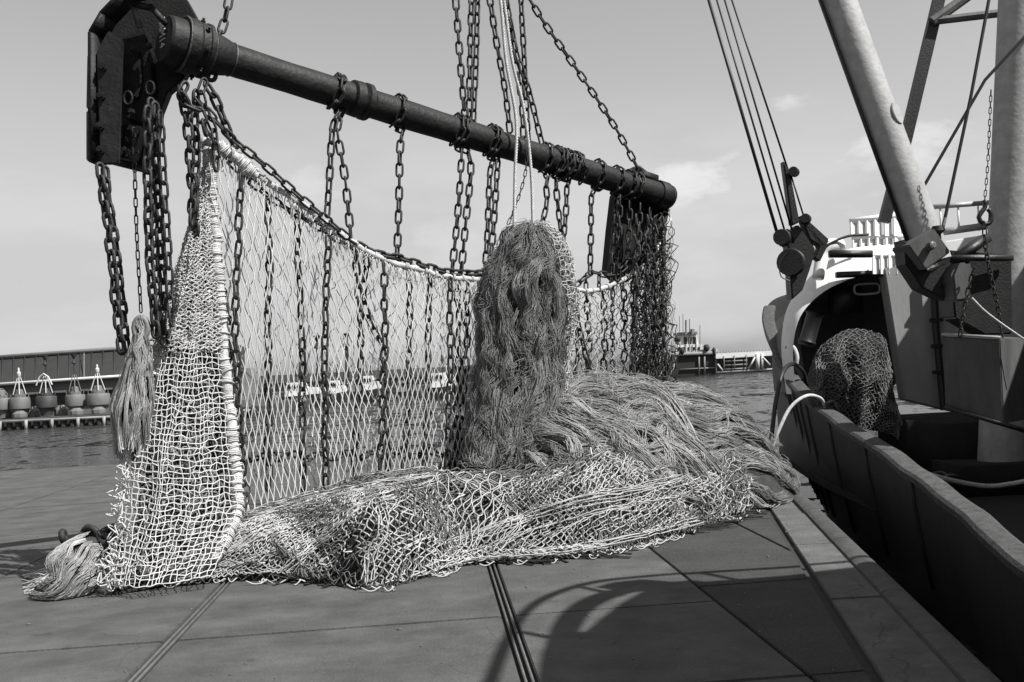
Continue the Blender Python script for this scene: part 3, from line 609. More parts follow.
for off, nc in ((0.0, 30), (-0.2, 22), (-0.45, 18)):
    m = MB(); zigzag_net(m, between(BP(headr, off * 0.3), BP(footr, off), bul), nc, 16, 0.005, jit=1.6)
    m.build('netting', M_twine if off == 0 else M_twine2, trawl, smooth=True, kind='stuff')
# gathered far wing: deep folds running down behind the far shoe
fw = lambda u, v: BN[None, None] * (0.12 * np.sin(u * 19 + 1.5 * v) + 0.1 * wob(u * 9, v * 4, 1, 8))[..., None]
for q_, (o_, nc_) in enumerate(((0.0, 28), (-0.18, 20), (0.16, 16))):
    m = MB(); zigzag_net(m, between(BP([(630, 268), (648, 245), (660, 220), (666, 207)], o_), BP([(636, 412), (650, 412), (660, 412), (672, 408)], o_ * 1.4), lambda u, v, q_=q_: fw(u + 0.2 * q_, v)), nc_, 26, 0.0062, jit=1.6)
    m.build('wing_netting', (M_twine_shade, M_twine3, M_twine_shade, M_twine2)[q_], trawl, smooth=True, kind='stuff')  # shade on the far wing is put into these dark twine colours
def lashed_rope(pts, r, name, lash=0.06, mt=M_rope):
    c = curve(pts, max(20, int(length(pts) / 0.05)))
    c[1:-1] += rng.normal(0, r * 0.18, (len(c) - 2, 3))
    rr = r * (1 + 0.15 * wob(np.arange(len(c)), np.zeros(len(c)), 0.7, 2))
    m = MB(); m.tube(c, rr, 9); o = m.build(name, mt, trawl, smooth=True)
    n = int(length(c) / lash); cc = curve(c, n * 2 + 2, False); rings = []
    ang = np.linspace(0, 2 * math.pi, 11)[:-1]
    for k in range(1, n):
        p = cc[2 * k] + 0; t = cc[2 * k + 1] - cc[2 * k - 1]; t /= np.linalg.norm(t)
        a = np.cross(t, (0.3, 0.2, 0.9) if abs(t[2]) < 0.8 else (1, 0.2, 0)); a /= np.linalg.norm(a); b = np.cross(t, a); s = random.uniform(0.9, 1.3); sh_ = random.uniform(-0.5, 0.5)
        for q in range(random.choice((1, 2, 3, 2))):
            rings.append(p + t * 0.014 * q + r * 1.1 * s * (np.cos(ang)[:, None] * a + np.sin(ang)[:, None] * b) + np.cos(ang)[:, None] * t * 0.02 * sh_)
    m = MB(); m.tubes(np.array(rings), 0.0055, 4, closed=True); m.build('lashing', M_lash, o, smooth=True, kind='stuff')
    return o
lashed_rope(BP(head, 0.03), 0.030, 'headline_rope', 0.12)
lashed_rope(BP([(215, 143), (228, 152), (245, 165), (258, 176)], 0.05), 0.045, 'headline_rope', 0.04)
lashed_rope(BP(headr, 0.03), 0.026, 'headline_rope', 0.12)
side = [(206, 138), (210, 170), (214, 220), (219, 280), (224, 340), (229, 400), (234, 455), (238, 500), (230, 530), (214, 560)]
SD = [P(x, y, d) for (x, y), d in zip(side, (8.6, 8.58, 8.55, 8.5, 8.45, 8.4, 8.3, 8.2, 8.05, 7.9))]
lashed_rope(SD, 0.044, 'side_rope', 0.055)
# ties from the headline to the netting
ties = []
tc_ = curve(BP(head, 0.03), 70)
for p in tc_[2:]:
    for _ in range(2):
        q = p + BD * random.uniform(-0.05, 0.05) + np.array((0, 0, -random.uniform(0.05, 0.22))); mid = (p + q) / 2 + BN * 0.03 + BD * random.uniform(-0.04, 0.04)
        ties.append(curve([p, mid, q], 6))
m = MB(); m.tubes(np.array(ties), 0.005, 4); m.build('lashing', M_lash, trawl, smooth=True, kind='stuff')
# near wing: fine square mesh falling from the shoe to the ground
lw = [(203, 168), (192, 215), (178, 262), (166, 305), (153, 350), (141, 400), (130, 450), (120, 520), (110, 586)]
LW = [P(x, y, d) for (x, y), d in zip(lw, (8.55, 8.45, 8.35, 8.25, 8.2, 8.1, 8.0, 7.85, 7.62))]
rw = [(209, 165), (213, 215), (218, 262), (222, 305), (226, 350), (230, 400), (234, 455), (238, 510), (214, 574)]
RW = [P(x, y, d) for (x, y), d in zip(rw, (8.6, 8.55, 8.52, 8.5, 8.45, 8.4, 8.3, 8.15, 7.75))]
bw_ = lambda u, v: -_f[None, None] * (0.16 * np.sin(u * math.pi) * np.minimum(1, v * 2) + 0.05 * v * wob(u * 6, v * 3, 1, 11) + 0.02 * wob(u * 17, v * 14, 1, 12))[..., None] + _r[None, None] * (0.025 * wob(u * 8, v * 6, 1.2, 13) * np.sin(np.clip(u, 0, 1) * math.pi))[..., None]
SW = ruled(LW, RW, bw_)
m = MB(); square_net(m, lambda u, v: SW(np.clip(u + 0.025 * wob(u * 4, v * 5, 1, 17) * np.sin(np.clip(u, 0, 1) * math.pi), 0, 1), np.clip(v ** 1.1 + 0.008 * wob(u * 5 + 1, v * 6, 1, 18) * np.sin(v * math.pi), 0, 1)), 21, 76, 0.0044, jit=0.15, soft=0.06, knots=1.5)
m.build('wing_netting', M_net, trawl, smooth=True, kind='stuff')
for q_, (o_, nr_, mt_) in enumerate(((0.16, 54, M_twine2), (0.30, 50, M_twine_shade), (0.44, 44, M_twine_shade))):  # back layers darkened: the shade behind the wing is put into their twine
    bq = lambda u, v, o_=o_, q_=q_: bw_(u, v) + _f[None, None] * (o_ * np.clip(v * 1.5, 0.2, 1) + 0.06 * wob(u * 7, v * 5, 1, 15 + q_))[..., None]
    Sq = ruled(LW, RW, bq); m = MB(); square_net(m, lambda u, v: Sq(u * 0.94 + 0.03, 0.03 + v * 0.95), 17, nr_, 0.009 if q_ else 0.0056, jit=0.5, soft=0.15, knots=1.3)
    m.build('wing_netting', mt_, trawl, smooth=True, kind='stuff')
SU = ruled(LW[:5], RW[:5], bw_)
m = MB(); zigzag_net(m, lambda u, v: SU(u, v) - _f[None, None] * 0.02, 80, 22, 0.0055, along='u', jit=2.0)
m.build('wing_netting', M_twine, trawl, smooth=True, kind='stuff')
# torn twine ends and knots along the outer edge of the wing
rag = []; ec = curve(LW, 90)
for k, p in enumerate(ec[6:]):
    for _ in range(0 if k < 34 else 3):
        d = -_r * random.uniform(-0.02, 0.05) + np.array(rng.normal(0, 0.05, 3)); rag.append(curve([p + rng.normal(0, 0.02, 3), p + d * 0.5 + rng.normal(0, 0.03, 3), p + d + rng.normal(0, 0.03, 3), p + d * 0.6 + rng.normal(0, 0.04, 3)], 9))
m = MB(); m.tubes(np.array(rag), 0.005, 4); m.build('frayed_edge', M_lash, trawl, smooth=True, kind='stuff')

# ------------------------------------------------------------------ heap of netting on the quay
front = [(112, 588), (180, 586), (240, 581), (300, 583), (345, 588), (384, 589), (425, 578), (470, 567), (540, 562), (610, 553), (680, 536), (740, 517), (776, 494)]
FR = curve([G(x, y) for x, y in front], 240)
ridge = [(112, 582, 7.75), (190, 556, 8.0), (245, 516, 8.55), (330, 490, 8.65), (380, 474, 8.65), (430, 469, 8.8), (472, 473, 9.1), (530, 470, 9.4), (590, 452, 9.7), (650, 459, 10.1), (700, 460, 10.5), (745, 456, 11.2), (777, 486, 12.0)]
RG = curve([P(x, y, d) for x, y, d in ridge], 240)
def at(C, s):
    k = np.clip(s, 0, 1) * (len(C) - 1); k0 = k.astype(int); k1 = np.minimum(k0 + 1, len(C) - 1); f = (k - k0)[..., None]
    return C[k0] * (1 - f) + C[k1] * f
def s_of(px): return float(np.argmin(np.abs((FR - CAM) @ _r / ((FR - CAM) @ _f) * F + 512 - px)) / (len(FR) - 1))
LOBES = [(s_of(385), 0.09, 1.0), (s_of(318), 0.04, -1.6), (s_of(455), 0.03, -1.2), (s_of(500), 0.03, -1.0), (s_of(590), 0.06, 1.2), (s_of(705), 0.03, -1.6), (s_of(745), 0.03, 1.0), (s_of(250), 0.05, 0.8)]
def heap(s, t, lift=0.0, seed=20, fold=1.0):
    """t: 0 at the front edge on the ground, 0.72 on the ridge, 1 behind it"""
    a, r_ = at(FR, s), at(RG, s)
    tt = np.clip(t / 0.72, 0, 1.39)
    pos = a + (r_ - a) * tt[..., None]
    prof = np.where(tt < 1, np.sin(np.clip(tt, 0, 1) * math.pi / 2) ** 0.82, 1 - 1.6 * (tt - 1) ** 1.4)
    z = r_[..., 2] * prof
    f1 = 0.75 * wob(s * 30 + 1.8 * t, t * 3.0, 1.0, seed) + sum(a_ * np.exp(-((s - c_ + 0.03 * (t - 0.3)) / w_) ** 2) for c_, w_, a_ in LOBES); f2 = np.abs(wob(s * 34 + 5 * t, t * 4.5, 1.0, seed + 3)); f3 = np.abs(wob(s * 80 - 6 * t, t * 11, 1.0, seed + 5))
    env = np.clip(t * 5, 0, 1) * np.clip(1 - t / 0.8, 0, 1); en2 = np.clip(t * 6, 0, 1) * np.clip((1.05 - t) * 4, 0, 1)
    z = z + (fold * env * 0.10 * f1 + en2 * (0.09 * (np.minimum(f2, 0.6) - 0.45) + 0.05 * (np.minimum(f3, 0.5) - 0.3))) * np.clip(r_[..., 2] / 0.5, 0.25, 1)
    pos = pos.copy(); pos[..., 2] = np.maximum(z, 0.012) + lift
    pull = (0.10 * f1 * (1 - t))[..., None]
    pos[..., :2] += np.array((0.25, -1.0)) * pull * np.clip(t * 6, 0.25, 1)[..., None]
    return pos
nh = thing('net_heap', 'heap of pale knotted netting spread along the quay before the net wall', 'net heap', G(420, 575))
u, v = np.meshgrid(np.linspace(0, 1, 150), np.linspace(0, 1, 26), indexing='ij')
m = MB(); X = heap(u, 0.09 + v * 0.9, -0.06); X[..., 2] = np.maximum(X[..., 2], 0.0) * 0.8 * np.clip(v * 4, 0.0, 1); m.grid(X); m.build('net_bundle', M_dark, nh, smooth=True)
warp = lambda s, t: (np.clip(s + 0.022 * wob(s * 16, t * 3, 1, 25), 0, 1), np.clip(t * 0.98 + 0.11 * wob(s * 14, t * 2.2, 1, 26) * np.sin(np.clip(t, 0, 1) * math.pi), 0, 1))
m = MB(); zigzag_net(m, lambda u, v: heap(*warp(u, v)), 36, 230, 0.0048, along='u', jit=1.3, knots=1.5, soft=0.1)
m.build('netting', M_twine3, nh, smooth=True, kind='stuff')
m = MB(); zigzag_net(m, lambda u, v: heap(*warp(u * 0.97 + 0.01, v), 0.025, 22), 24, 170, 0.0046, along='u', jit=1.6, knots=1.6, soft=0.14)
m.build('netting', M_twine3, nh, smooth=True, kind='stuff')
from mathutils.kdtree import KDTree
_s, _tt = np.meshgrid(np.linspace(0, 1, 480), np.linspace(0.01, 0.82, 80), indexing='ij'); HX = heap(_s, _tt).reshape(-1, 3)
_q = HX - CAM; HPX = np.stack((512 + F * (_q @ _r) / (_q @ _f), 341 - F * (_q @ _u) / (_q @ _f)), 1)
kd = KDTree(len(HX))
for i_, (x_, y_) in enumerate(HPX): kd.insert((x_, y_, 0), i_)
kd.balance()
def on_heap(Q, lift):                                    # points of the heap seen at Q, raised a little
    sh_ = Q.shape; out = np.empty((Q.size // 3, 3))
    for i_, q_ in enumerate(Q.reshape(-1, 3)):
        c_ = kd.find_n((q_[0], q_[1], 0), 4); w_ = np.array([1 / (d_ + 0.3) for _, _, d_ in c_]); out[i_] = (HX[[k_ for _, k_, _ in c_]] * w_[:, None]).sum(0) / w_.sum()
    return out.reshape(sh_) + np.array((0.02, -0.45, 0.8)) * lift
def patch(top, bot, nc, nr, r, along, lift=0.04, wave=0.03, jit=1.0, mt=None, seed=0, soft=0.07):
    T3, B3 = [(*p_, 0) for p_ in top], [(*p_, 0) for p_ in bot]; bt = between(T3, B3)
    def S(u, v):
        uu = np.clip(u + 0.05 * wob(u * 6, v * 4, 1, seed) * np.sin(u * math.pi), 0, 1); vv = np.clip(v + 0.06 * wob(u * 5, v * 5, 1, seed + 1) * np.sin(v * math.pi), 0, 1)
        return on_heap(bt(uu, vv), 0) + np.array((0.0, -0.5, 0.8)) * (lift * np.clip(np.sin(vv * math.pi) * 2, 0.25, 1) + wave * wob(u * 8, v * 5, 1, seed + 2))[..., None]
    m = MB(); zigzag_net(m, S, nc, nr, r, along=along, jit=jit, knots=1.5, soft=soft); m.V = [np.maximum(x_, (-99, -99, 0.006)) for x_ in m.V]
    return m.build('netting', mt or M_twine, nh, smooth=True, kind='stuff')
patch([(240, 519), (290, 506), (340, 493), (378, 483)], [(128, 583), (196, 582), (258, 577), (334, 572)], 30, 76, 0.0047, 'u', 0.03, 0.03, 1.5, None, 3, 0.1)
patch([(345, 505), (385, 490), (420, 494), (452, 508)], [(366, 590), (402, 586), (440, 580), (474, 566)], 22, 26, 0.0054, 'v', 0.035, 0.035, 1.1, None, 6)
patch([(392, 484), (430, 472), (470, 474), (522, 480)], [(436, 546), (452, 549), (464, 551), (478, 549)], 19, 10, 0.0052, 'v', 0.06, 0.03, 1.0, None, 9, 0.05)
patch([(506, 482), (580, 463), (650, 465), (722, 466)], [(474, 560), (560, 547), (640, 536), (724, 518)], 54, 28, 0.0046, 'v', 0.03, 0.04, 1.2, None, 12)
patch([(682, 464), (718, 460), (745, 457), (774, 485)], [(694, 514), (725, 519), (752, 512), (777, 497)], 20, 15, 0.0054, 'v', 0.06, 0.04, 1.1, None, 15)
patch([(432, 552), (490, 549), (540, 552), (604, 545)], [(424, 578), (480, 568), (540, 564), (612, 552)], 6, 46, 0.0048, 'u', 0.035, 0.02, 1.2, None, 18, 0.1)
patch([(588, 470), (600, 456), (614, 452), (640, 462)], [(578, 500), (600, 492), (622, 488), (650, 492)], 18, 11, 0.0052, 'v', 0.09, 0.02, 1.0, None, 21)
bun = []                                                  # gathered bunches of twine along the folds
for pts, n_, sp in (([(240, 520), (300, 507), (350, 493), (400, 486), (440, 476)], 9, 5), ([(456, 549), (510, 532), (580, 508), (640, 498), (700, 480)], 9, 8), ([(290, 566), (330, 536), (360, 508), (400, 492)], 9, 6), ([(470, 562), (560, 551), (640, 538), (700, 520)], 4, 5), ([(130, 584), (200, 566), (250, 538), (300, 516)], 9, 8), ([(378, 500), (384, 530), (372, 560), (368, 588)], 6, 5), ([(470, 478), (500, 496), (520, 520), (500, 548)], 8, 7)):
    c_ = curve([(*p_, 0) for p_ in pts], 26)
    for _ in range(n_):
        k_ = np.arange(26); o_ = np.stack((np.full(26, rng.normal(0, sp)) + 2 * wob(k_, k_ * 0 + rng.uniform(0, 90), 0.35, 5), np.full(26, rng.normal(0, sp)) + 2.5 * wob(k_, k_ * 0 + rng.uniform(0, 90), 0.35, 6), 0 * k_), 1)
        bun.append(on_heap((c_ + o_)[None], rng.uniform(0.02, 0.07))[0])
bun = np.array(bun); bun[..., 2] = np.maximum(bun[..., 2], 0.008); m = MB(); m.tubes(soften(bun, 0.03), 0.0042, 4); m.build('gathered_twine', M_twine, nh, smooth=True, kind='stuff')
# stiff loops of loose twine at the ridge and matted ends at the front
tw = []
for _ in range(90):
    s = rng.uniform(0.02, 0.98); t = rng.choice((rng.uniform(0, 0.25), rng.uniform(0.2, 0.9)))
    p = heap(np.array([s]), np.array([t]), 0.02)[0]; d = rng.normal(0, 0.045, 3); d[2] = abs(d[2]) * 0.5
    q = p + d + rng.normal(0, 0.04, 3); q[2] = max(q[2], 0.012)
    e_ = q + rng.normal(0, 0.04, 3); e_[2] = max(e_[2], 0.012); tw.append(curve([p, p + d + rng.normal(0, 0.03, 3), q, e_, (e_ + p) / 2 + (0, 0, 0.03)], 14))
m = MB(); m.tubes(np.array(tw), 0.005, 4); m.build('loose_twine', M_lash, nh, smooth=True, kind='stuff')
lp = []
for k in range(46):
    c_ = heap(np.array([rng.uniform(0.03, 0.97)]), np.array([0.03]))[0] + (rng.uniform(-0.05, 0.05), rng.uniform(-0.14, 0.02), 0); r1_, r2_ = rng.uniform(0.02, 0.07, 2); a_ = np.linspace(rng.uniform(0, 6), rng.uniform(8, 11), 22); q_ = np.stack((c_[0] + r1_ * np.cos(a_) + 0.01 * a_, c_[1] + r2_ * np.sin(a_), 0.01 + 0.012 * (1 + np.sin(a_ * 2.3))), 1); lp.append(q_)
m = MB(); m.tubes(np.array(lp), 0.005, 4); m.build('loose_twine', M_twine, nh, smooth=True, kind='stuff')
fl = MB(); 
for k in range(300):
    s = rng.choice((rng.uniform(s_of(478), s_of(612)), rng.uniform(s_of(685), s_of(768)), rng.uniform(s_of(290), s_of(345))), p=(0.42, 0.42, 0.16))
    p = heap(np.array([s]), np.array([0.04]))[0]; p[2] = 0.006 + rng.uniform(0, 0.02)
    d = np.array((rng.uniform(-0.1, 0.4), rng.uniform(-0.22, 0.06), 0)); w = rng.uniform(0.004, 0.016); n = np.array((-d[1], d[0], 0)); n = n / np.linalg.norm(n) * w
    c = curve([p - d * 0.6 + (0, 0, 0.05), p, p + d * rng.uniform(0.5, 1.0)], 6); c[:, 2] = np.maximum(c[:, 2], 0.005)
    fl.add(np.vstack((c - n, c + n, c + n + (0, 0, 0.005), c - n + (0, 0, 0.005))), np.concatenate([[(j, j + 1, 6 + j + 1, 6 + j), (6 + j, 6 + j + 1, 12 + j + 1, 12 + j), (12 + j, 12 + j + 1, 18 + j + 1, 18 + j), (18 + j, 18 + j + 1, j + 1, j)] for j in range(5)]))
fl.build('rubber_flaps', M_flap, nh, kind='stuff')

# ------------------------------------------------------------------ dolly rope: mound, cod end, tassels
def hair(mb, S, outward, n, m, uv0, flow, spread=0.024, lift=0.05, r=0.0030, clump=34, wav=0.04, ground=None, seed=0):
    nc = max(1, n // clump); g = np.random.default_rng(seed + 100)
    cu, cv = uv0(nc, g); ph = g.uniform(0, 6.28, nc); fr = g.uniform(0.4, 1.6, nc); amp = g.uniform(0.1, 1.0, nc) ** 1.5 * wav; lf = g.uniform(0.0, 1, nc) ** 2 * lift; ct = np.clip(g.normal(0.5, 0.27, nc), 0, 1)
    ln = g.uniform(0.45, 1.2, nc); U, V = cu.copy(), cv.copy(); steps = []
    for k in range(m):
        steps.append((U.copy(), V.copy())); du, dv = flow(U, V); U = U + du * ln / m; V = V + dv * ln / m
    idx = np.repeat(np.arange(nc), clump); nn = len(idx)
    ou, ov = g.normal(0, 1, nn), g.normal(0, 1, nn); jit = g.uniform(0, 6.28, nn); fr2 = g.uniform(2, 7, nn); am2 = g.uniform(0, 1, nn) ** 4 * wav * 0.45; fan = g.normal(0, 1, nn) * spread * 0.7; l2 = g.uniform(0, 1, nn) ** 6 * lift * 0.7
    Ps = []
    for k in range(m):
        t = k / (m - 1); U, V = steps[k]; Un, Vn = steps[min(k + 1, m - 1)]; Up, Vp = steps[max(k - 1, 0)]
        X = S(U, V); O = outward(U, V); Tn = S(Un, Vn) - S(Up, Vp); Tn /= np.linalg.norm(Tn, axis=1, keepdims=True) + 1e-9
        Sd = np.cross(Tn, O); Sd /= np.linalg.norm(Sd, axis=1, keepdims=True) + 1e-9
        w = (amp * (np.sin(ph + t * 6.5 * fr) + 0.35 * np.sin(ph * 2 + t * 13 * fr)) * min(1, t * 2.5))[idx] + am2 * np.sin(jit + t * fr2) + fan * t * t
        X = X[idx] + Tn[idx] * (ov * spread * 1.5)[:, None] + Sd[idx] * (w + ou * spread * (0.9 - 0.35 * math.sin(t * 3.0)))[:, None] + O[idx] * ((lf[idx] + l2) * math.sin(min(1, t * 1.2) * math.pi * 0.9) + 0.003 + np.abs(ov) * spread * 0.5)[:, None]
        if ground is not None: X[:, 2] = np.maximum(X[:, 2], ground + 0.002 * jit)
        Ps.append(X)
    Pn = np.stack(Ps, 1); rad = r * np.concatenate((np.linspace(0.8, 1, 3), np.ones(max(0, m - 6)), np.linspace(0.9, 0.35, 3)))[:m]
    mb.tubes(Pn, rad, 3, tint=np.clip(ct[idx] + g.normal(0, 0.13, nn), 0, 1))
dome = [(462, 458, 10.4), (476, 436, 10.4), (508, 408, 10.5), (556, 388, 10.9), (600, 382, 11.4), (640, 388, 11.7), (664, 390, 11.8), (694, 399, 11.95), (714, 418, 12.05), (722, 448, 12.1), (724, 478, 12.1)]
DM = curve([P(x, y, d) for x, y, d in dome], 200)
AC = (DM[-1] - DM[0]); AC[2] = 0; AC /= np.linalg.norm(AC); AN = np.array((AC[1], -AC[0], 0))    # AN towards the camera
def mound(s, t):                                          # t -1 back .. 0 crest .. 1 front on the ground
    t = np.clip(t, -1, 1); c = at(DM, s); w = 0.38 + 1.0 * np.clip(c[..., 2], 0, 1.5); X = c.copy()
    bumps = 0.09 * wob(s * 11, t * 2.2, 1, 31) + 0.04 * wob(s * 26, t * 5, 1, 32)
    X[..., 2] = c[..., 2] * np.clip(1 - np.abs(t) ** 2.1, 0, 1) ** 0.75 + bumps * np.clip(1 - np.abs(t), 0, 1) * 0.6
    X = X + AN * (w * t)[..., None] + AC * (0.06 * (np.abs(t) ** 2) * (s - 0.5))[..., None]
    X[..., 2] = np.maximum(X[..., 2], 0.0); return X
def mound_out(s, t):
    e = 0.01; a = mound(s + e, t) - mound(s - e, t); b = mound(s, t + e) - mound(s, t - e); n = np.cross(a, b); n *= np.sign(n[..., 2:3] + 1e-9); return n / (np.linalg.norm(n, axis=-1, keepdims=True) + 1e-9)
heapd = thing('dolly_rope_heap', 'big shaggy grey mound of loose rope strands behind the netting heap', 'rope heap', mound(np.array([0.5]), np.array([0.0]))[0] * (1, 1, 0))
u, v = np.meshgrid(np.linspace(0, 1, 70), np.linspace(-1, 1, 30), indexing='ij')
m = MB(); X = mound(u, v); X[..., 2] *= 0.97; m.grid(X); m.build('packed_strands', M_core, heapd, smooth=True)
m = MB()
def fl1(s, t): return 0.26 + 0.06 * wob(s * 10, t * 4, 1, 33), 0.14 * np.sign(t + 0.15) + 0.35 * (s > 0.8) * t + 0.30 * wob(s * 8, t * 3.5, 1, 34)
hair(m, mound, mound_out, 12500, 10, lambda n, g: (g.uniform(0.12, 0.96, n), g.uniform(-0.7, 0.95, n)), fl1, lift=0.07, ground=0.006, seed=1, r=0.0034, wav=0.085)
def fl2(s, t): return 0.07 + 0.13 * wob(s * 14, t * 5, 1, 35), 0.38 + 0.3 * wob(s * 10, t * 4, 1, 36)
hair(m, mound, mound_out, 7500, 10, lambda n, g: (g.uniform(-0.0, 0.48, n), g.uniform(-0.45, 0.8, n)), fl2, lift=0.12, ground=0.006, seed=2, wav=0.10, r=0.0034)
hair(m, mound, mound_out, 800, 11, lambda n, g: (g.uniform(0.02, 0.93, n), g.uniform(-0.6, 0.9, n)), lambda s, t: (0.12 + 0.2 * wob(s * 31, t * 9, 1, 37), 0.15 + 0.35 * wob(s * 27, t * 11, 1, 38)), lift=0.12, ground=0.006, seed=4, wav=0.1, r=0.0029, clump=4, spread=0.03)
m.build('strands', M_hair3, heapd, smooth=True, kind='stuff', tint=True)
# a few bright twine ends laid over the mound
tw = []
for (s0, t0, s1, t1) in ((0.33, 0.1, 0.56, 0.35), (0.40, 0.18, 0.6, 0.5), (0.3, -0.05, 0.45, 0.02), (0.5, 0.05, 0.58, 0.3), (0.82, 0.1, 0.9, 0.2)):
    for _ in range(5):
        q = np.linspace(0, 1, 14); s = s0 + (s1 - s0) * q + 0.006 * rng.normal(0, 1, 14); t = t0 + (t1 - t0) * q + 0.02 * rng.normal(0, 1, 14)
        X = mound(s, t) + mound_out(s, t) * (0.06 + 0.01 * rng.normal(0, 1, 14))[:, None]; tw.append(X)
m = MB(); m.tubes(np.array(tw), 0.005, 4); m.build('loose_twine', M_lash, heapd, smooth=True, kind='stuff')

cod = thing('cod_end', 'tall shaggy tuft of rope strands and netting hung from two white ropes', 'cod end', B(522, 420, 0.25))
prof = [(226, 524, 538, 0.28), (231, 518, 544, 0.28), (241, 513, 551, 0.28), (258, 504, 557, 0.28), (282, 496, 561, 0.28), (312, 492, 563, 0.28), (350, 488, 561, 0.3), (390, 486, 557, 0.34), (430, 478, 555, 0.4), (462, 474, 555, 0.46)]
CL = curve([B(a, y, o) for y, a, b, o in prof], 120); CR = curve([B(b, y, o) for y, a, b, o in prof], 120)
def body(u, v):                                           # u angle (0 = right edge, 0.25 front, 0.5 left edge), v down
    a, b = at(CL, v), at(CR, v); c = (a + b) / 2; h = (b - a) / 2; th = u * 2 * math.pi
    hl = np.linalg.norm(h, axis=-1, keepdims=True); dep = BN * np.minimum(hl, 0.36) * 0.95
    k = 1 + 0.09 * wob(u * 9, v * 5, 1.2, 41) + 0.05 * wob(u * 21, v * 12, 1.2, 42)
    return c + (h * np.cos(th)[..., None] + dep * np.sin(th)[..., None]) * k[..., None]
def body_out(u, v):
    a, b = at(CL, v), at(CR, v); n = body(u, v) - (a + b) / 2; n[..., 2] += 0.05; return n / (np.linalg.norm(n, axis=-1, keepdims=True) + 1e-9)
u, v = np.meshgrid(np.linspace(0, 1, 40), np.linspace(0, 1, 50), indexing='ij')
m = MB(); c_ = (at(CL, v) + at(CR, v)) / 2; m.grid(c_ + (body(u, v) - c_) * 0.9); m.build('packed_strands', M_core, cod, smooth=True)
m = MB()
def fl3(u, v): return 0.06 * np.clip((u - 0.15) * 8, 0, 1) * (wob(u * 8, v * 7, 1, 43) + 0.5 * (v < 0.35)) + 0.015 * wob(u * 23, v * 17, 1, 45), 0.22 + 0.09 * wob(u * 8, v * 6, 1, 44)
def cod0(n, g): v = g.uniform(-0.02, 0.97, n); a_ = np.maximum(0.30 - 0.22 * v, 0.19); return a_ + (0.72 - a_) * g.uniform(0, 1, n), v
hair(m, body, body_out, 11000, 10, cod0, fl3, lift=0.075, ground=0.006, seed=3, wav=0.06, r=0.003)
hair(m, body, body_out, 640, 11, cod0, lambda u, v: (0.1 * wob(u * 23, v * 17, 1, 47), 0.14 + 0.1 * wob(u * 19, v * 15, 1, 48)), lift=0.12, ground=0.006, seed=5, wav=0.09, r=0.0028, clump=4, spread=0.03)
m.build('strands', M_hair, cod, smooth=True, kind='stuff', tint=True)
cn = lambda d_: (lambda u, v: (lambda uu, vv: body(uu, vv) + body_out(uu, vv) * d_)(np.maximum(0.27 - 0.18 * v, 0.16) + 0.015 * wob(u * 5, v * 9, 1, 46) - 0.36 * u, v * 0.92))
m = MB(); square_net(m, cn(0.06), 16, 50, 0.0050, jit=0.25, soft=0.1); m.build('netting', M_twine, cod, smooth=True, kind='stuff')
m = MB(); square_net(m, cn(0.03), 14, 44, 0.0050, jit=0.4, soft=0.15); m.build('netting', M_twine2, cod, smooth=True, kind='stuff')
for pts, lab in (([(470, -110), (497, -20), (506, 60), (516, 120), (515, 175), (514, 228)], 'left white hoisting rope holding up the shaggy tuft'), ([(472, -110), (500, -20), (512, 60), (524, 110), (531, 170), (533, 228)], 'right white hoisting rope holding up the shaggy tuft')):
    c = curve(BP(pts, 0.22), 120); n_ = len(c); m = MB(); t = np.gradient(c, axis=0); t /= np.linalg.norm(t, axis=1, keepdims=True)
    a = np.cross(t, (1, 0, 0)); a /= np.linalg.norm(a, axis=1, keepdims=True); b = np.cross(t, a)
    c = curve(c, 400, False); t = np.gradient(c, axis=0); t /= np.linalg.norm(t, axis=1, keepdims=True); a = np.cross(t, (1, 0, 0)); a /= np.linalg.norm(a, axis=1, keepdims=True); b = np.cross(t, a)
    for k in range(3):
        ph = np.arange(400) * 0.62 + k * 2.094; m.tube(c + 0.009 * (np.cos(ph)[:, None] * a + np.sin(ph)[:, None] * b), 0.0095, 5)
    o = m.build('hoisting_rope', M_rope, None, smooth=True); tag(o, lab, 'rope', 'white hoisting ropes')
chain(BP([(527, 150), (525, 175), (516, 205), (508, 224)], 0.2), 'thin', 'thin chain slanting down beside the hoisting ropes to the tuft top', 'chains at the tuft')
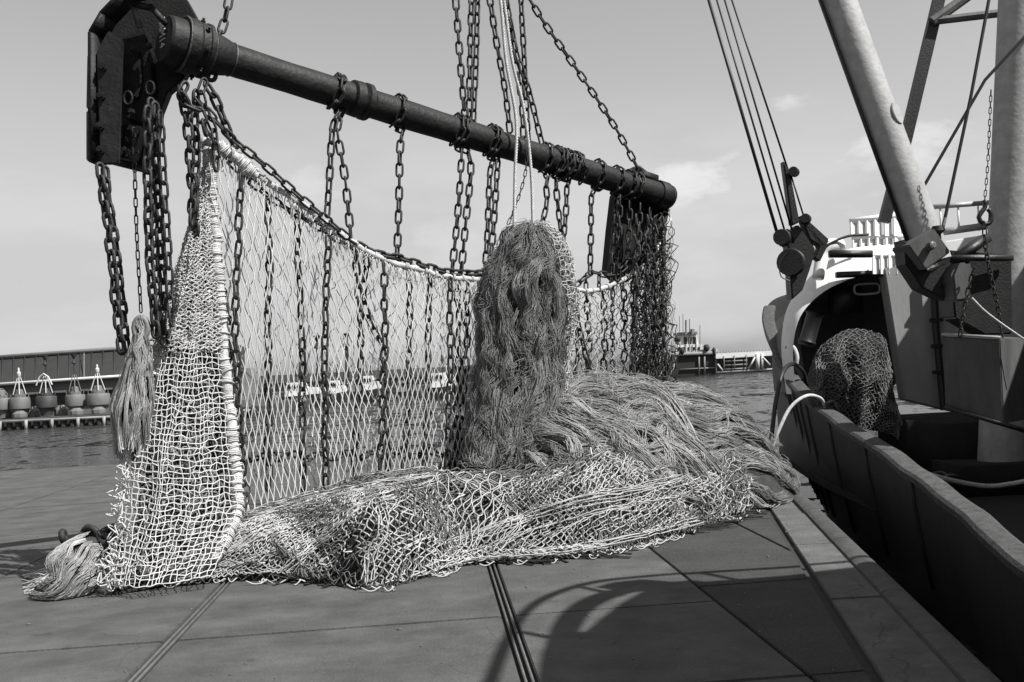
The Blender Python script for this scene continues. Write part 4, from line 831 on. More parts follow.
# hanging tassel on the near shoe chains
def lathe_hair(name, label, axis, radii, nh_, wav, lift, ground, seed, mt, loc):
    A, Rr = curve(axis, 100), np.interp(np.linspace(0, 1, 100), np.linspace(0, 1, len(radii)), radii)
    def S(u, v):
        k = np.clip(v, 0, 1) * 99; c = at(A, np.clip(v, 0, 1)); rr = np.interp(np.clip(v, 0, 1), np.linspace(0, 1, 100), Rr); th = u * 2 * math.pi
        t = at(A, np.clip(v + 0.02, 0, 1)) - at(A, np.clip(v - 0.02, 0, 1)); t /= np.linalg.norm(t, axis=-1, keepdims=True) + 1e-9
        s1 = np.cross(t, _f); s1 /= np.linalg.norm(s1, axis=-1, keepdims=True); s2 = np.cross(t, s1)
        return c + rr[..., None] * (np.cos(th)[..., None] * s1 + np.sin(th)[..., None] * s2)
    def O(u, v):
        n = S(u, v) - at(A, np.clip(v, 0, 1)); return n / (np.linalg.norm(n, axis=-1, keepdims=True) + 1e-9)
    root = thing(name, label, 'rope tassel', loc)
    u, v = np.meshgrid(np.linspace(0, 1, 20), np.linspace(0, 1, 30), indexing='ij'); m = MB(); c_ = at(A, v); m.grid(c_ + (S(u, v) - c_) * 0.8); m.build('packed_strands', M_core, root, smooth=True)
    m = MB(); hair(m, S, O, nh_, 9, lambda n, g: (g.uniform(0, 1, n), g.uniform(0, 0.8, n)), lambda u, v: (0.05 * wob(u * 7, v * 5, 1, seed), 0.5 + 0 * u), lift=lift, ground=ground, seed=seed, wav=wav, r=0.0033, spread=0.012)
    m.build('strands', mt, root, smooth=True, kind='stuff', tint=True); return root
T1 = lathe_hair('rope_tassel', 'long pale rope tassel hanging from the chains under the near shoe', [P(x, y, 8.0) for x, y in ((141, 318), (140, 345), (137, 372), (133, 405), (131, 435), (130, 466))], (0.025, 0.045, 0.09, 0.135, 0.10, 0.05), 3000, 0.04, 0.03, 0.01, 51, M_hair2, P(137, 400, 8.0))
m = MB(); ang = np.linspace(0, 2 * math.pi, 15)[:-1]; m.tube(P(141, 328, 7.98) + 0.055 * np.cos(ang)[:, None] * _r + 0.085 * np.sin(ang)[:, None] * _u, 0.024, 7, closed=True); m.build('eye_loop', M_hair2, T1, smooth=True)
T2 = lathe_hair('rope_tassel', 'pale combed rope tassel lying on the quay at the net corner', [P(101, 542, 7.95), P(90, 550, 7.9), P(77, 568, 7.8), P(62, 586, 7.72), P(36, 591, 7.7)], (0.08, 0.17, 0.19, 0.13, 0.05), 3200, 0.025, 0.02, 0.008, 52, M_hair2, G(80, 590))
m = MB(); st = []
for k in range(60):
    p = G(70 + rng.normal(0, 8), 588) + np.array((0, 0, 0.06)); e = G(22 + rng.uniform(0, 26), 574 + rng.uniform(0, 22)) + np.array((0, 0, 0.008)); mid = (p + e) / 2 + np.array((0, rng.uniform(-0.1, 0.1), rng.uniform(-0.02, 0.08)))
    c = curve([p, mid, e], 12); c[:, 2] = np.maximum(c[:, 2], 0.007); st.append(c)
m.tubes(np.array(st), 0.006, 4, tint=rng.uniform(0.2, 1, 60)); m.build('loose_strands', M_hair2, T2, smooth=True, kind='stuff', tint=True)
k0 = P(98, 543, 8.0) - np.array((0, 0, 0.1)); kn = thing('tarred_knot', 'black tarred knot of rope at the head of the lying tassel', 'knot', k0)
m = MB()
for k in range(16):
    c = k0 + np.array((rng.normal(0, 0.10), rng.normal(0, 0.07), rng.uniform(0.02, 0.2))); a_, b_ = rng.normal(0, 1, 3), rng.normal(0, 1, 3); a_ /= np.linalg.norm(a_); b_ -= a_ * np.dot(a_, b_); b_ /= np.linalg.norm(b_); rr = rng.uniform(0.04, 0.075)
    m.tube(c + rr * (np.cos(ang)[:, None] * a_ + np.sin(ang)[:, None] * b_), 0.026, 6, closed=True)
m.build('rope_turns', M_flap, kn, smooth=True)

exec_ship = True
# ------------------------------------------------------------------ the fishing cutter
GW = [np.array(p_, float) for p_ in ((2.75, -6, 0.2), (2.95, 0, 0.05), (3.42, 4.5, -0.02))] + [P(*p_) for p_ in ((1040, 578, 7.3), (962, 513, 9.5), (938, 494, 10.2), (879, 451, 12.3), (844, 429, 13.7), (809, 402, 15.6), (790, 382, 17.2), (778, 358, 18.6), (768, 335, 19.8), (765, 318, 20.8), (768, 305, 21.8), (779, 297, 22.8), (800, 292, 23.6), (840, 290, 24.2))]
GWc = curve(GW, 160)
_d = np.gradient(GWc, axis=0); _d[:, 2] = 0; _d /= np.linalg.norm(_d, axis=1, keepdims=True); GI = np.stack((_d[:, 1], -_d[:, 0], 0 * _d[:, 0]), 1)   # inboard (right)
ship = thing('fishing_cutter', 'dark steel fishing cutter moored along the quay with white fore shelter', 'fishing boat', (4.6, 12, -1.5))
DZ = -0.42
def hull_ring(lev): return GWc + GI * lev[0][:, None] + np.stack((np.zeros(160), np.zeros(160), lev[1]), 1)
k = np.arange(160); zt = GWc[:, 2]
prof = [(np.full(160, 0.0), np.full(160, 0.0)), (np.full(160, 0.02) + 0.10 * (zt / 3), (-0.35) * np.ones(160)), (0.06 + 0.35 * (zt / 3), -0.35 - (zt + 0.35 + 0.5) * 0.4), (0.12 + 0.8 * (zt / 3), -0.35 - (zt + 0.85) * 0.9 + 0 * zt), (0.3 + 1.3 * (zt / 3), -(zt + 1.9))]
X = np.stack([hull_ring(l_) for l_ in prof], 1)
m = MB(); m.grid(X); hull = m.build('hull', M_hull, ship, smooth=True)
Xi = np.stack([GWc + GI * 0.12 + (0, 0, -0.01), GWc + GI * 0.14 + np.stack((0 * zt, 0 * zt, DZ - zt), 1)], 1)
m = MB(); m.grid(Xi); m.build('bulwark_lining', M_blk, ship, smooth=True)
nb = 40
for a0 in range(0, 160 - 20, 20):                         # gunwale capping in planks, dented and worn
    seg = GWc[a0:min(a0 + 21, 160)]; gi = GI[a0:min(a0 + 21, 160)]; n_ = len(seg)
    dz = 0.012 * wob(np.arange(n_) + a0, np.zeros(n_), 0.5, 3)
    pr = [(-0.05, -0.05), (-0.06, 0.02), (-0.03, 0.05), (0.14, 0.055), (0.19, 0.03), (0.19, -0.05)]
    X = np.stack([seg + gi * (a_ + 0.6 * dz[:, None]) + np.stack((0 * dz, 0 * dz, b_ + dz), 1) for a_, b_ in pr], 1)
    m = MB(); m.grid(X, closed=True); m.add(X[0], None, [[0, 1, 2, 3, 4, 5]]); m.add(X[-1], None, [[5, 4, 3, 2, 1, 0]]); m.build('gunwale', M_cap, ship, smooth=True, sharp=35)
for a0 in (86, 95, 103, 110, 113, 116, 119, 122, 125, 128):                     # frames standing proud of the hull
    m = MB(); c = X0 = np.stack([hull_ring(l_)[a0] for l_ in prof[:4]]); m.tube(c - GI[a0] * 0.005, 0.03, 6); m.build('hull_frame', M_hull, ship, smooth=True)
dk = [(x + 0.12, y) for x, y, z in GWc[::6, :]] + [(11, GWc[-1][1]), (11, -6)]
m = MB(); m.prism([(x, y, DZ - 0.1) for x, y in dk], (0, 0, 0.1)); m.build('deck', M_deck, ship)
shade_blk = (lambda m: (m.prism([(9.2, 5, DZ), (11, 5, DZ), (11, 5, 5.8), (9.2, 5, 5.8)], (0, 8.6, 0)), m.build('wheelhouse', M_box, ship, bevel=0.04))[1])(MB())      # unseen block added on the right to shade deck, steel box and mast foot
m = MB(); m.prism([(9.3, 13.8, DZ), (11, 13.8, DZ), (11, 13.8, 5.6), (9.3, 13.8, 5.6)], (0, 3.6, 0)); m.build('wheelhouse', M_box, ship, bevel=0.04)  # second unseen block, added to shade the deckhouse wall
for k_ in range(5): m = MB(); m.box((9.19, 6.2 + 1.6 * k_, 2.9), (0.06, 1.0, 0.8)); m.build('window', M_glass, shade_blk)  # made-up windows on the unseen shading block
# whaleback shelter
YW = 17.0
def WP(px, py, y=YW):
    v = ray(px, py); return CAM + v * ((y - CAM[1]) / v[1])
inner = [(796, 394), (793, 352), (797, 325), (806, 308), (822, 293), (838, 284), (856, 277), (872, 273), (915, 271), (960, 269), (1010, 267), (1060, 266)]
outer = [(788, 394), (783, 352), (785, 322), (791, 303), (802, 287), (817, 271), (833, 258), (853, 248), (905, 244), (960, 241), (1010, 239), (1060, 237)]
I3 = curve([WP(*p) for p in inner], 60); O3 = curve([WP(*p, YW + 0.3) for p in outer], 60)
th_ = np.array((0, 0.1, 0)); BW_ = np.array((1.3, 3.9, 0.3))
m = MB(); Rm = np.stack((I3, I3 * 0.75 + O3 * 0.25 - (0, 0.05, 0), I3 * 0.3 + O3 * 0.7 - (0, 0.05, 0), O3, O3 + th_, I3 + th_), 1); m.grid(Rm, closed=True); m.build('shelter_rim', M_white, ship, smooth=True, sharp=50)
m = MB(); nfw = np.linspace(0, 1, 10)
X = np.stack([O3 + BW_ * t_ + np.array((0.0, 0, 0)) + (np.array((7.4, 20, 2.6)) - O3) * (0.22 * t_ ** 2) * (1, 0, 0.3) for t_ in nfw], 0); m.grid(X); m.build('shelter_roof', M_grey, ship, smooth=True)
m = MB(); X = np.stack([I3 * (1 - t_) + (np.array((7.2, YW + 2.6, 0.6))) * t_ + np.array((0, 2.6 * min(1, t_ * 8), 0)) * (1 - t_) for t_ in (0.0, 0.125, 0.5, 1.0)], 0); m.grid(X); m.build('shelter_bulkhead', M_box, ship)
rf = curve([WP(812, 262, YW - 0.06), WP(826, 252, YW - 0.06), WP(848, 242, YW - 0.06), WP(870, 240, YW - 0.06)], 20); m = MB(); m.tube(rf + (0, 0.05, 0.10), 0.025, 6); m.build('handrail', M_blk, ship, smooth=True)
m = MB(); m.tube(curve([WP(818, 278, YW - .02), WP(823, 255, YW + .1), WP(830, 246, YW + .1), WP(840, 246, YW + .2)], 14), np.linspace(0.10, 0.13, 14), 12); m.build('vent_cowl', M_white, ship, smooth=True)
m = MB(); m.bar(WP(829, 254, YW - 0.25), WP(872, 254, YW - 0.25), 0.12, 0.12); m.build('cross_bar', M_blk, ship, bevel=0.01)
m = MB(); m.bar(WP(836, 275, YW - 0.1), WP(891, 273, YW - 0.1), 0.12, 0.1); m.build('cross_bar', M_blk, ship, bevel=0.01)
m = MB(); ang = np.linspace(0, 2 * math.pi, 17)[:-1]; c = WP(867, 289, YW + .1); sq = np.sign(np.cos(ang)) * np.abs(np.cos(ang)) ** 0.5, np.sign(np.sin(ang)) * np.abs(np.sin(ang)) ** 0.5
m.tube(c + 0.22 * sq[0][:, None] * _x + 0.09 * sq[1][:, None] * np.array((0, 0, 1)), 0.02, 6, closed=True); m.build('lamp_guard', M_grey, ship, smooth=True)
# wall at the after side of the shelter, and winch gear inside
m = MB(); m.prism([WP(x, y, YW - 0.25) for x, y in ((884, 268), (930, 264), (944, 268), (946, 410), (905, 400))], (0, 0.3, 0)); m.build('deckhouse_wall', M_grey, ship, bevel=0.02)
m = MB(); m.prism([WP(x, y, YW - 0.32) for x, y in ((940, 262), (1040, 258), (1040, 430), (946, 410))], (0, 0.3, 0)); m.build('deckhouse_wall', M_grey, ship, bevel=0.02)
m = MB(); m.tube([WP(933, 268, YW - 0.4), WP(936, 330, YW - 0.4), WP(944, 410, YW - 0.4)], 0.06, 8)
for t_ in (0.2, 0.4, 0.6, 0.8): q_ = WP(933 + 8 * t_, 268 + 130 * t_, YW - 0.42); m.box(q_, (0.2, 0.1, 0.06))
m.build('stand_pipe', M_blk, ship, smooth=True, sharp=40)
m = MB(); m.lathe([(0.13, 0), (0.15, 0.05), (0.13, 0.1), (0.13, 0.5), (0.16, 0.55)], WP(806, 345, YW - 0.4), (0.35, 0, 1), 12); m.build('bollard', M_blk, ship, smooth=True, sharp=40)
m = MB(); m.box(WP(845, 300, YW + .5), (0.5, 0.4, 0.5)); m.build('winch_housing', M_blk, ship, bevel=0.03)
# railing of upright white boards on the shelter
m = MB(); yb = YW + 0.6
def rail(pts, w, name, mt, y=YW + 0.56):
    m = MB()
    for a, b in zip(pts[:-1], pts[1:]): m.bar(WP(*a, y), WP(*b, y), w, w)
    return m.build(name, mt, ship, bevel=0.008)
rail([(850, 221), (905, 214)], 0.09, 'top_rail', M_white); rail([(852, 238), (906, 236)], 0.07, 'mid_rail', M_white); rail([(874, 257), (912, 254)], 0.08, 'mid_rail', M_white, YW - 0.15)
for row, (ya, yb_, xs) in enumerate(((222, 236, (854, 862, 870, 878, 888, 897)), (240, 256, (856, 864, 872, 880, 889, 898)), (258, 274, (876, 884, 892, 900, 908)))):
    if row == 2: yb = YW - 0.12
    for x in xs:
        m = MB(); m.prism([WP(x - 3.3, ya - (x - 854) * 0.1, yb - 0.1), WP(x + 3.3, ya - (x - 854) * 0.1, yb + 0.0), WP(x + 3.7, yb_, yb - 0.04), WP(x - 2.8, yb_, yb - 0.14)], (0, 0.05, 0)); m.build('rail_board', M_white, ship)
m = MB(); m.box(WP(890, 262, YW + 0.9), (0.9, 0.4, 0.5)); m.build('vent_box', M_white, ship, bevel=0.02)
rail([(932, 207), (985, 203), (1040, 199)], 0.08, 'top_rail', M_grey); rail([(935, 233), (985, 226), (1040, 219)], 0.12, 'mid_rail', M_grey)
for x in (940, 958, 978): rail([(x, 206), (x + 1, 231)], 0.03, 'rail_post', M_white)
m = MB(); m.prism([WP(x, y, yb - 0.05) for x, y in ((932, 243), (1040, 226), (1040, 262), (932, 262))], (0, 0.3, 0)); m.build('upper_coaming', M_white, ship, bevel=0.02)
# mast with base, derrick boom with heel fitting
MD = 13.6
def cyl(p0, p1, r0, r1, name, mt, parent, sides=28):
    p0, p1 = np.asarray(p0), np.asarray(p1); m = MB(); ln = np.linalg.norm(p1 - p0); m.lathe([(r0, 0), (r0, ln * 0.003), (r1, ln)], p0, p1 - p0, sides); return m.build(name, mt, parent, smooth=True, sharp=50)
mast_b = P(1000, 486, MD); mast = cyl(mast_b, P(1027, -120, MD * 1.02), 0.297, 0.297, 'mast', M_boom, ship)
m = MB(); m.lathe([(0.37, 0), (0.37, 0.05), (0.31, 0.07)], mast_b, (0, 0, 1), 28); m.build('mast_foot', M_grey, ship, smooth=True, sharp=40)
BMa, BMb = P(935, 262, 12.4), P(825, -40, 12.9)
boom = cyl(BMa, BMb, 0.2, 0.2, 'derrick_boom', M_boom, ship)
bdv = (BMb - BMa) / np.linalg.norm(BMb - BMa); bl = np.cross(bdv, _f); bl /= np.linalg.norm(bl)
m = MB(); m.bar(BMa + bl * 0.235 + bdv * 0.1, BMb + bl * 0.235, 0.05, 0.035, up=bl); m.build('boom_rail', M_blk, ship)
c = BMa + bdv * (0.46 * np.linalg.norm(BMb - BMa)); tn = -_f * 0.8 + bl * (-0.6 if np.dot(bl, _r) > 0 else 0.6) * 1.0; tn = tn if np.dot(tn, _r) > 0 else -_f * 0.8 + _r * 0.6; tn -= bdv * np.dot(tn, bdv); tn /= np.linalg.norm(tn); t2 = np.cross(bdv, tn); an = np.linspace(0, 2 * math.pi, 17)[:-1]
m = MB(); m.prism(c + tn * 0.185 + 0.15 * np.cos(an)[:, None] * bdv + 0.085 * np.sin(an)[:, None] * t2, tn * 0.03); m.build('inspection_cover', M_boom, boom, bevel=0.006)
m = MB(); m.prism([P(x, y, 12.05) for x, y in ((908, 245), (934, 228), (951, 252), (926, 270))], _f * 0.55); m.build('heel_bracket', M_box, ship, bevel=0.015)
m = MB(); m.lathe([(0.05, 0), (0.05, 0.08), (0.03, 0.09)], P(929, 247, 12.03), -_f + _r * 0.3 + _u * .2, 8); m.build('bolt', M_worn, ship)
m = MB(); m.prism([P(x, y, 12.25) for x, y in ((904, 238), (910, 246), (930, 272), (952, 262), (962, 284), (956, 300), (942, 298), (922, 288), (906, 264))], _f * 0.35); m.build('heel_jaw', M_blk, ship, bevel=0.02)
m = MB(); m.lathe([(0.07, 0), (0.07, 0.06), (0.03, 0.065), (0.03, 0.1)], P(948, 282, 12.22), -_f, 10); m.build('bolt', M_worn, ship)
m = MB(); m.prism([P(x, y, 12.6) for x, y in ((950, 250), (1012, 255), (1013, 334), (985, 335), (955, 318), (952, 285))], _f * 0.4); m.build('mast_bracket', M_blk, ship, bevel=0.02)
m = MB(); m.prism([P(x, y, 12.0) for x, y in ((957, 263), (968, 262), (974, 266), (971, 300), (955, 302), (952, 275))], _f * 0.3); m.build('heel_sheave', M_box, ship, bevel=0.03)
m = MB(); m.bar(P(951, 258, 12.4), P(1012, 258, 12.5), 0.07); m.build('brace', M_blk, ship)
m = MB(); m.bar(P(960, 256, 12.5), P(986, 238, 12.7), 0.14, 0.1); m.build('brace', M_blk, ship)
m = MB(); m.lathe([(0.07, 0), (0.08, 0.06), (0.03, 0.1), (0.03, 0.2)], P(938, 226, 12.2), (0, 0, -1), 10); m.build('shackle', M_blk, ship, smooth=True, sharp=40)
m = MB(); m.box((7.4, 15.2, DZ + .45), (3.0, 2.4, .9)); m.box((6.4, 13.6, DZ + .2), (1.2, 1.0, .4)); m.build('dark_deck_block', M_deck, ship)  # made-up low blocks in deck black, added to stand in for deck shade
# steel box hung in front of the mast
d1 = 11.6
q = [P(942, 336, d1 + .5), P(1000, 339, d1), P(1004, 424, d1), P(945, 405, d1 + .5)]
m = MB(); m.prism(q, np.array((0.55, 0.5, 0.0))); sbx = m.build('steel_box', M_box, ship, bevel=0.012)
m = MB(); m.bar(P(945, 407, d1 + .45), P(1030, 432, d1 - .2), 0.05); m.build('box_rail', M_blk, ship)
m = MB(); m.bar(q[0] + (0, 0, .02), q[1] + (0, 0, .02), 0.05, 0.03); m.build('box_lip', M_grey, ship)
# lattice legs behind the boom
m = MB(); m.tube([P(948, -40, 15.5), P(906, 138, 15.5), P(884, 222, 15.5)], 0.115, 4); m.build('gantry_leg', M_blk, ship)
m = MB(); m.tube([P(932, 22, 15.4), P(990, -20, 15.4)], 0.08, 8); m.build('gantry_brace', M_box, ship, smooth=True, sharp=40)
m = MB(); m.tube([P(934, 21, 15.4), P(1010, 12, 15.2)], 0.065, 8); m.build('gantry_brace', M_box, ship, smooth=True, sharp=40)
for pts in (((1000, -60, 13), (971, 96, 13), (945, 218, 13), (940, 240, 12.6)), ((1040, 20, 13.4), (985, 80, 13.4), (924, 186, 13.4))):
    m = MB(); m.tube([P(*p_) for p_ in pts], 0.024, 6); m.build('stay_wire', M_wire, ship)
# fish-plate gallows with sheave block
GDp = 14.6
for pts, th in (([(783, 160), (790, 170), (800, 222), (792, 226)], .18), ([(787, 236), (798, 224), (808, 236), (816, 250), (810, 270), (803, 290), (792, 300), (790, 268)], .3), ([(800, 219), (812, 228), (828, 246), (820, 262), (814, 258), (819, 246)], .16), ([(800, 215), (806, 218), (830, 240), (824, 248), (810, 240)], .22), ([(777, 232), (790, 228), (797, 244), (786, 246)], .3)):
    m = MB(); m.prism([P(x, y, GDp) for x, y in pts], _f * th); m.build('gallows_plate', M_blk, ship, bevel=0.02)
for x, y, r_ in ((790, 262, 0.2), (793, 171, 0.07), (781, 237, 0.12), (805, 218, 0.07)):
    m = MB(); m.lathe([(r_ * .95, 0), (r_, 0.02), (r_, .04), (r_ * .85, 0.07), (r_, 0.1), (r_, 0.14)], P(x, y, GDp - .1), _f + 0.5 * _r, 20); m.build('sheave', M_blk, ship, smooth=True, sharp=18)
m = MB(); m.tube(curve([P(787, 252, GDp - .1), P(780, 262, GDp - .1), P(781, 276, GDp - .1), P(790, 281, GDp - .1)], 16), 0.009, 5); m.build('loose_wire', M_wire, ship)
for a_, b_, r_ in (((700, -30), (778, 236), 0.026), ((708, -30), (785, 232), 0.016), ((716, -30), (792, 230), 0.016), ((722, -30), (788, 170), 0.016), ((790, 172), (803, 214), 0.014)):
    m = MB(); m.tube([P(*a_, GDp + .05), P(*b_, GDp + .05)], r_, 6); m.build('warp_wire', M_wire, ship, smooth=True)
# after shelter and hoop rail, close to the photographer's right: they throw the shade on the quay
SV = np.array((SUN_H[0] * COT, SUN_H[1] * COT, 1.0))
def cast(px, py, h): return G(px, py) + SV * h
hz = 4.4
m = MB(); outl = [cast(x, y, hz) for x, y in ((552, 700), (556, 660), (562, 641), (584, 637), (600, 633), (614, 621), (634, 605), (656, 592), (720, 582), (800, 576), (884, 567), (960, 562))]
outl += [outl[-1] + (4, 0, 0), outl[-1] + (4, -9, 0), outl[0] + (0, -6, 0)]
m.prism(outl, (0, 0, 0.14)); m.build('after_shelter_roof', M_box, ship, bevel=0.02)
o2 = [cast(x, y, hz) for x, y in ((575, 700), (590, 640), (640, 628), (690, 606), (760, 594), (884, 588), (960, 582))]; o2 += [o2[-1] + (4, 0, 0), o2[-1] + (4, -9, 0), o2[0] + (0, -6, 0)]
m = MB(); m.prism([(x, y, DZ) for x, y, z in o2], (0, 0, hz - DZ - 0.01)); m.build('after_shelter_wall', M_box, ship)
m = MB(); m.tube(curve([cast(x, y, hz + 0.05) for x, y in ((560, 650), (565, 630), (578, 611), (602, 597), (640, 588), (700, 582))], 30), 0.075, 8); m.build('roof_rail', M_white, ship, smooth=True)
hp = curve([cast(x, y, hz + 0.1) for x, y in ((470, 720), (490, 682), (505, 645), (520, 618), (545, 598), (590, 583), (650, 576), (720, 571), (800, 566), (900, 558))], 60)
m = MB(); m.tube(hp, 0.035, 8); m.build('hoop_rail', M_white, ship, smooth=True)
for a_, b_ in (((520, 632), (560, 640)), ((580, 587), (621, 596)), ((700, 572), (740, 580))):
    m = MB(); m.tube([cast(*a_, hz + 0.08), cast(*b_, hz + 0.08)], 0.03, 8); m.build('hoop_stay', M_white, ship, smooth=True)
lf = [cast(x, y, hz + 0.05) for x, y in ((603, 588), (622, 583), (650, 580), (684, 583), (660, 589), (630, 592))]
m = MB(); m.prism(lf, (0, 0, 0.08)); m.build('roof_lamp', M_box, ship)
# ------------------------------------------------------------------ loose gear on the cutter
gear = thing('deck_net_pile', 'dark net piled up under the white fore shelter of the cutter', 'net pile', P(850, 425, 15.6))
u, v = np.meshgrid(np.linspace(0, 1, 40), np.linspace(0, 1, 30), indexing='ij')
pl = [(806, 402, 805, 380), (818, 412, 815, 352), (838, 420, 832, 336), (860, 428, 850, 329), (882, 432, 870, 332), (893, 436, 884, 342), (896, 440, 890, 400)]
PB = curve([P(a, b, 15.2) for a, b, c, d in pl], 60); PT = curve([P(c, d, 16.0) for a, b, c, d in pl], 60)
def pile(s, t):
    X = at(PB, s) * (1 - t[..., None]) + at(PT, s) * t[..., None]; k_ = np.sin(np.clip(t, 0, 1) * math.pi * 0.8 + 0.3)
    return X - np.array((0.1, 1, 0)) * (k_ * (0.35 + 0.14 * wob(s * 12, t * 3, 1, 61) + 0.06 * wob(s * 28, t * 9, 1, 62)))[..., None]
m = MB(); m.grid(pile(u, v)); m.build('net_bundle', M_dark, gear, smooth=True)
m = MB(); zigzag_net(m, lambda a, b: pile(a, b) - np.array((0, 0.02, 0)), 44, 40, 0.007, along='v', jit=1.6); m.build('netting', mat('dark green net twine', 0.13, 0.9, var=0.5, scale=4), gear, smooth=True, kind='stuff')
def rope(name, pts, r, mt, label, group=None, cat='rope', n=60):
    m = MB(); m.tube(curve(pts, n), r, 8); return tag(m.build(name, mt, None, smooth=True), label, cat, group)
rope('mooring_rope', [G(768, 462) + (0, 0, .04), P(771, 440, 15.2), P(776, 400, 15.6), P(783, 372, 16.0), P(793, 364, 16.6), P(803, 372, 17.0), P(806, 384, 17.2)], 0.036, M_blk, 'dark mooring rope looped over the gunwale near the bow', 'mooring ropes')
rope('mooring_rope', [G(752, 468) + (0, 0, .03), P(768, 455, 14.2), P(778, 432, 14.2), P(790, 408, 14.3), P(806, 396, 14.4), P(820, 398, 14.7), P(826, 408, 14.9)], 0.025, M_rope, 'pale mooring rope arching over the gunwale down to the quay', 'mooring ropes')
rope('mooring_rope', [P(786, 347, 17.2), P(793, 347, 17.1), P(797, 356, 17), P(796, 366, 17)], 0.035, M_rope, 'short bight of pale rope hooked inside the bow', 'mooring ropes')
rope('mooring_rope', [P(826, 404, 14.8), P(833, 402, 14.9), P(838, 410, 14.9), P(838, 424, 15)], 0.03, M_box, 'grey rope tail dropping inside the bulwark by the net pile')
rope('deck_rope', [P(x, y, 12.6) for x, y in ((915, 470), (950, 480), (985, 486), (1010, 484), (1040, 478))], 0.03, M_rope, 'pale rope lying on deck round the foot of the mast')
rope('lifting_strop', [P(x, y, 11.5) for x, y in ((972, 298), (985, 311), (1005, 326), (1040, 350))], 0.012, M_rope, 'thin white strop slanting over the hung grey steel box')
coil = MB()
for k_ in range(26):
    c = P(905 + rng.uniform(0, 55), 440 + rng.uniform(0, 30), 13.4); c[2] = DZ + 0.05 + rng.uniform(0, 0.2); rr = rng.uniform(0.12, 0.3); a0_ = rng.uniform(0, 6); aa = np.linspace(a0_, a0_ + 5, 24)
    coil.tube(np.stack((c[0] + rr * np.cos(aa), c[1] + rr * np.sin(aa) * 0.7, c[2] + 0.04 * np.sin(aa * 3)), 1), 0.02, 5)
tag(coil.build('rope_tangle', M_box, None, smooth=True), 'tangle of grey rope on the dark deck inside the bulwark', 'rope')
GK = 'chains on the cutter'
chain([P(x, y, 11.9) for x, y in ((991, 90), (988, 160), (984, 208))], 'thin', 'chafed thin chain running down the side of the white mast', GK)
chain([P(x, y, 11.8) for x, y in ((984, 222), (986, 250), (993, 285), (1000, 318), (1001, 340))], 'small', 'chain hanging from the hook to the hung grey box, right one', GK)
chain([P(x, y, 11.9) for x, y in ((974, 268), (966, 300), (960, 336))], 'small', 'short chain from the boom heel to the hung grey box, left one', GK)
hk = thing('lifting_hook', 'steel lifting hook between two chains beside the white mast', 'hook', P(984, 212, 11.85))
m = MB(); m.tube(curve([P(x, y, 11.85) for x, y in ((985, 200), (985, 207), (981, 213), (979, 218), (984, 224), (990, 222), (991, 214), (988, 209))], 24), 0.028, 7); m.build('hook_body', M_blk, hk, smooth=True)

# ------------------------------------------------------------------ far left: shed, quay, buoys
def HP(px, py, d): return P(px, py, d)
DS = 118.0
shed = thing('harbour_shed', 'long low shed with dark sheet roof behind the row of buoys', 'shed', P(60, 420, DS))
def quad_solid(name, c, depth, mt, par): m = MB(); m.prism(c, depth); return m.build(name, mt, par)
ext = np.array((0, 12.0, 0))
quad_solid('wall', [P(-60, 388, DS), P(228, 368.3, DS), P(228, 413.3, DS), P(-60, 424, DS)], ext, M_wall, shed)
quad_solid('roof', [P(-60, 362, DS + 6), P(230, 340.9, DS + 6), P(230, 367.7, DS - 1), P(-60, 387, DS - 1)], np.array((0, 6.5, -0.6)), M_roof, shed)
m = MB(); m.bar(P(-60, 388.2, DS - 1.2), P(230, 368.7, DS - 1.2), 0.4, 0.34); m.build('eave_trim', M_trim, shed)
m = MB(); m.bar(P(-60, 361.5, DS + 5.5), P(230, 340.4, DS + 5.5), 0.5, 0.5); m.build('ridge_vent', M_wall, shed)
for k_ in range(22):
    x = -20 + k_ * 11.2; m = MB(); m.bar(P(x, 360.2 - (x + 20) * .0727, DS + 5.2), P(x - 0.6, 385.6 - (x + 20) * .068, DS - 1.25), 0.10, 0.1); m.build('roof_seam', M_roof, shed)
m = MB(); m.tube([P(84, 353, DS + 3), P(84, 380, DS - 1.6)], 0.06, 6); m.build('downpipe', M_wall, shed)
for x0, x1 in ((24, 38), (54, 66), (82, 112), (150, 175), (200, 222)):
    y0 = 396 - x0 * 0.062; c = [P(x0, y0, DS - 0.1), P(x1, y0 - (x1 - x0) * .062, DS - 0.1), P(x1, 418, DS - 0.1), P(x0, 419, DS - 0.1)]
    dr = quad_solid('door', c, np.array((0, -0.05, 0)), M_fdark, shed)
    m = MB(); m.bar(P(x0 - 1, y0 - 0.6, DS - 0.3), P(x1 + 1, y0 - 0.6 - (x1 - x0) * .062, DS - 0.3), 0.3, 0.26); m.build('door_lintel', M_trim, shed)
DQ = 84.0
fq = struct((lambda m: (m.prism([P(-120, 427, DQ), P(262, 406, DQ), P(262, 424, DQ), P(-120, 446, DQ)], (0, 30, 0)), m.build('far_quay', M_farq))[1])(MB()))
def fy(x): return 421.8 - x * 0.047
def fd(x): return DQ - 0.6 + max(0, 0) 
m = MB(); m.bar(P(-60, fy(-60), DQ - .6), P(250, fy(250) + 0.5, DQ - .3), 0.35, 0.22); m.build('quay_rail', M_farr, fq)
m = MB(); m.bar(P(-60, fy(-60) + 9.6, DQ - .8), P(250, fy(250) + 9, DQ - .4), 0.3, 0.22); m.build('quay_rail', M_farr, fq)
for x in range(-26, 250, 26):
    m = MB(); m.bar(P(x, fy(x) - 0.5, DQ - .9), P(x, fy(x) + 10.5, DQ - .9), 0.2, 0.2); m.build('quay_post', M_farr, fq)
